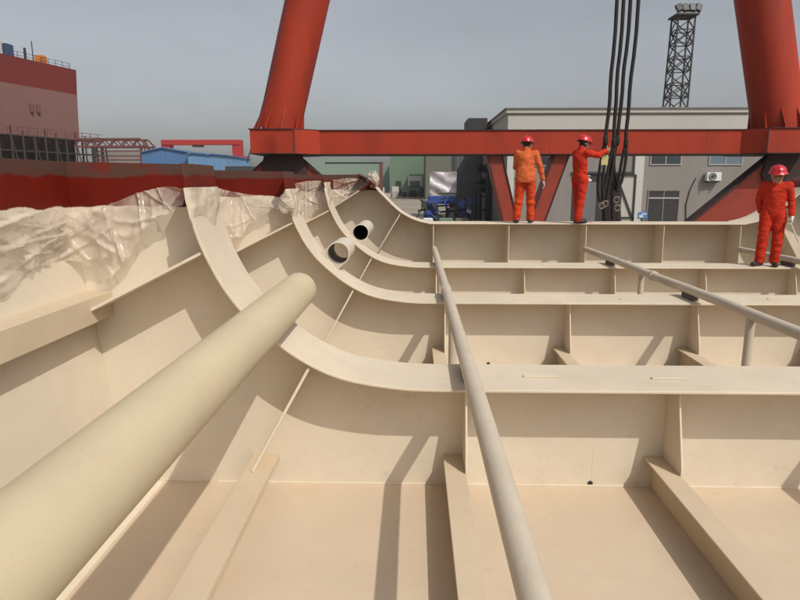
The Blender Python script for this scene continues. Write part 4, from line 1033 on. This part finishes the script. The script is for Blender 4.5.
def Jstand(hip=.86, lean=(0, 0)):
    J = dict(pelvis=(0, 0, .92), chest=(lean[0], lean[1], 1.27), neck=(lean[0] * 1.1, lean[1] * 1.1 - .005, 1.42), head=(lean[0] * 1.15, lean[1] * 1.2 - .03, 1.475))
    for s, k in (('l', 1), ('r', -1)):
        J['hip' + s] = (k * .095, 0, .86); J['kn' + s] = (k * .11, -.01, .47); J['an' + s] = (k * .115, .02, .09); J['toe' + s] = (k * .14, -.13, .035)
        J['sh' + s] = (lean[0] + k * .172, lean[1], 1.345); J['el' + s] = (lean[0] + k * .235, lean[1] + .02, 1.07); J['wr' + s] = (k * .25, -.05, .84)
    return J
ZTOP4 = ZC - .815 + .012
# worker 1: back to us, right arm hanging slightly out
J = Jstand(); J['elr'] = (-.265, .01, 1.09); J['wrr'] = (-.335, -.04, .85)
J['ell'] = (.20, -.12, 1.09); J['wrl'] = (.08, -.29, 1.05); J['knl'] = (.12, -.02, .47); J['anl'] = (.15, .02, .09); J['toel'] = (.18, -.13, .035); J['anr'] = (-.12, .0, .09); J['toer'] = (-.15, -.14, .035)
p = at(524.5, 222, 12.45)
person('worker in faded orange jacket and red hard hat standing with his back turned', (p.x, 12.50, ZTOP4), math.pi - R(8), J, dict(skin=M['skin'], lip=LIP, low=M['coverall_b'], up=M['jacket']), hem=-.05, head_yaw=R(-12), head_pitch=R(8), seed=1)
# worker 2: seen from the side-back, facing right, arm stretched to the slings
J = Jstand(lean=(0, .0))
J.update(chest=(0, .02, 1.27), neck=(0, -.01, 1.42), head=(0, -.05, 1.49))
J['shr'] = (-.172, -.02, 1.345); J['elr'] = (-.20, -.25, 1.31); J['wrr'] = (-.13, -.475, 1.40); J['hdr'] = (-.12, -.58, 1.44)
J['shl'] = (.172, .0, 1.345); J['ell'] = (.23, -.06, 1.09); J['wrl'] = (.17, -.22, .93)
J['anl'] = (.10, -.08, .09); J['toel'] = (.11, -.23, .035); J['knl'] = (.10, -.06, .47); J['anr'] = (-.10, .08, .09); J['toer'] = (-.12, -.07, .035); J['knr'] = (-.1, .02, .47)
p = at(578, 222, 12.45)
person('worker in red coverall reaching out to the dark slings', (p.x, 12.48, ZTOP4), R(112), J, dict(skin=M['skin'], lip=LIP, low=M['coverall'], up=M['coverall']), head_yaw=R(8), head_pitch=R(14), gloves=('glove', 'glove_d'), seed=2, curl=(25, 55), palm={'r': (1, 0, -.2)})
# worker 3: facing us on the third frame
J = Jstand()
J['ell'] = (.245, .03, 1.08); J['wrl'] = (.265, -.08, .85); J['elr'] = (-.225, .10, 1.08); J['wrr'] = (-.17, .17, .90)
J['anr'] = (-.13, -.06, .09); J['toer'] = (-.22, -.19, .035); J['knr'] = (-.115, -.05, .47); J['anl'] = (.09, .0, .09); J['toel'] = (.11, -.16, .035); J['knl'] = (.10, -.03, .47)
p = at(766, 264, D3)
root3, V3 = person('worker in red coverall facing the camera with white gloves and a stick', (p.x, D3 - .05, ZC - 1.415 + .012), R(-26), J, dict(skin=M['skin'], lip=LIP, low=M['coverall'], up=M['coverall']), head_yaw=R(4), head_pitch=R(10), seed=3, curl=(50, 30))
# stick held in his left hand
h = Matrix.Translation(root3.location) @ Matrix.Rotation(R(-26), 4, 'Z') @ (V3['wrl'] + Vector((-.01, -.045, -.10)))
bm = bmesh.new(); tube(bm, [h + Vector((-.03, .02, .06)), h + Vector((.15, -.03, -.33))], .011, 10)
st_ = obj('stick', bm, M['stick'], smooth='auto'); tag(st_, 'thin pale stick held in the rightmost worker\'s gloved hand', 'stick')
# ------------------------------------------------------------------ hazy air over the yard
hzm = bpy.data.materials.new('haze_air'); hzm.use_nodes = True
n = hzm.node_tree.nodes; n.remove(n['Principled BSDF']); pv = n.new('ShaderNodeVolumePrincipled')
pv.inputs['Density'].default_value = .00028; pv.inputs['Color'].default_value = (.92, .92, .92, 1)
hzm.node_tree.links.new(pv.outputs[0], n['Material Output'].inputs['Volume'])
bm = bmesh.new(); box(bm, (-500, -60, -1), (500, 800, 50)); tag(obj('haze', bm, hzm), None, kind='stuff')
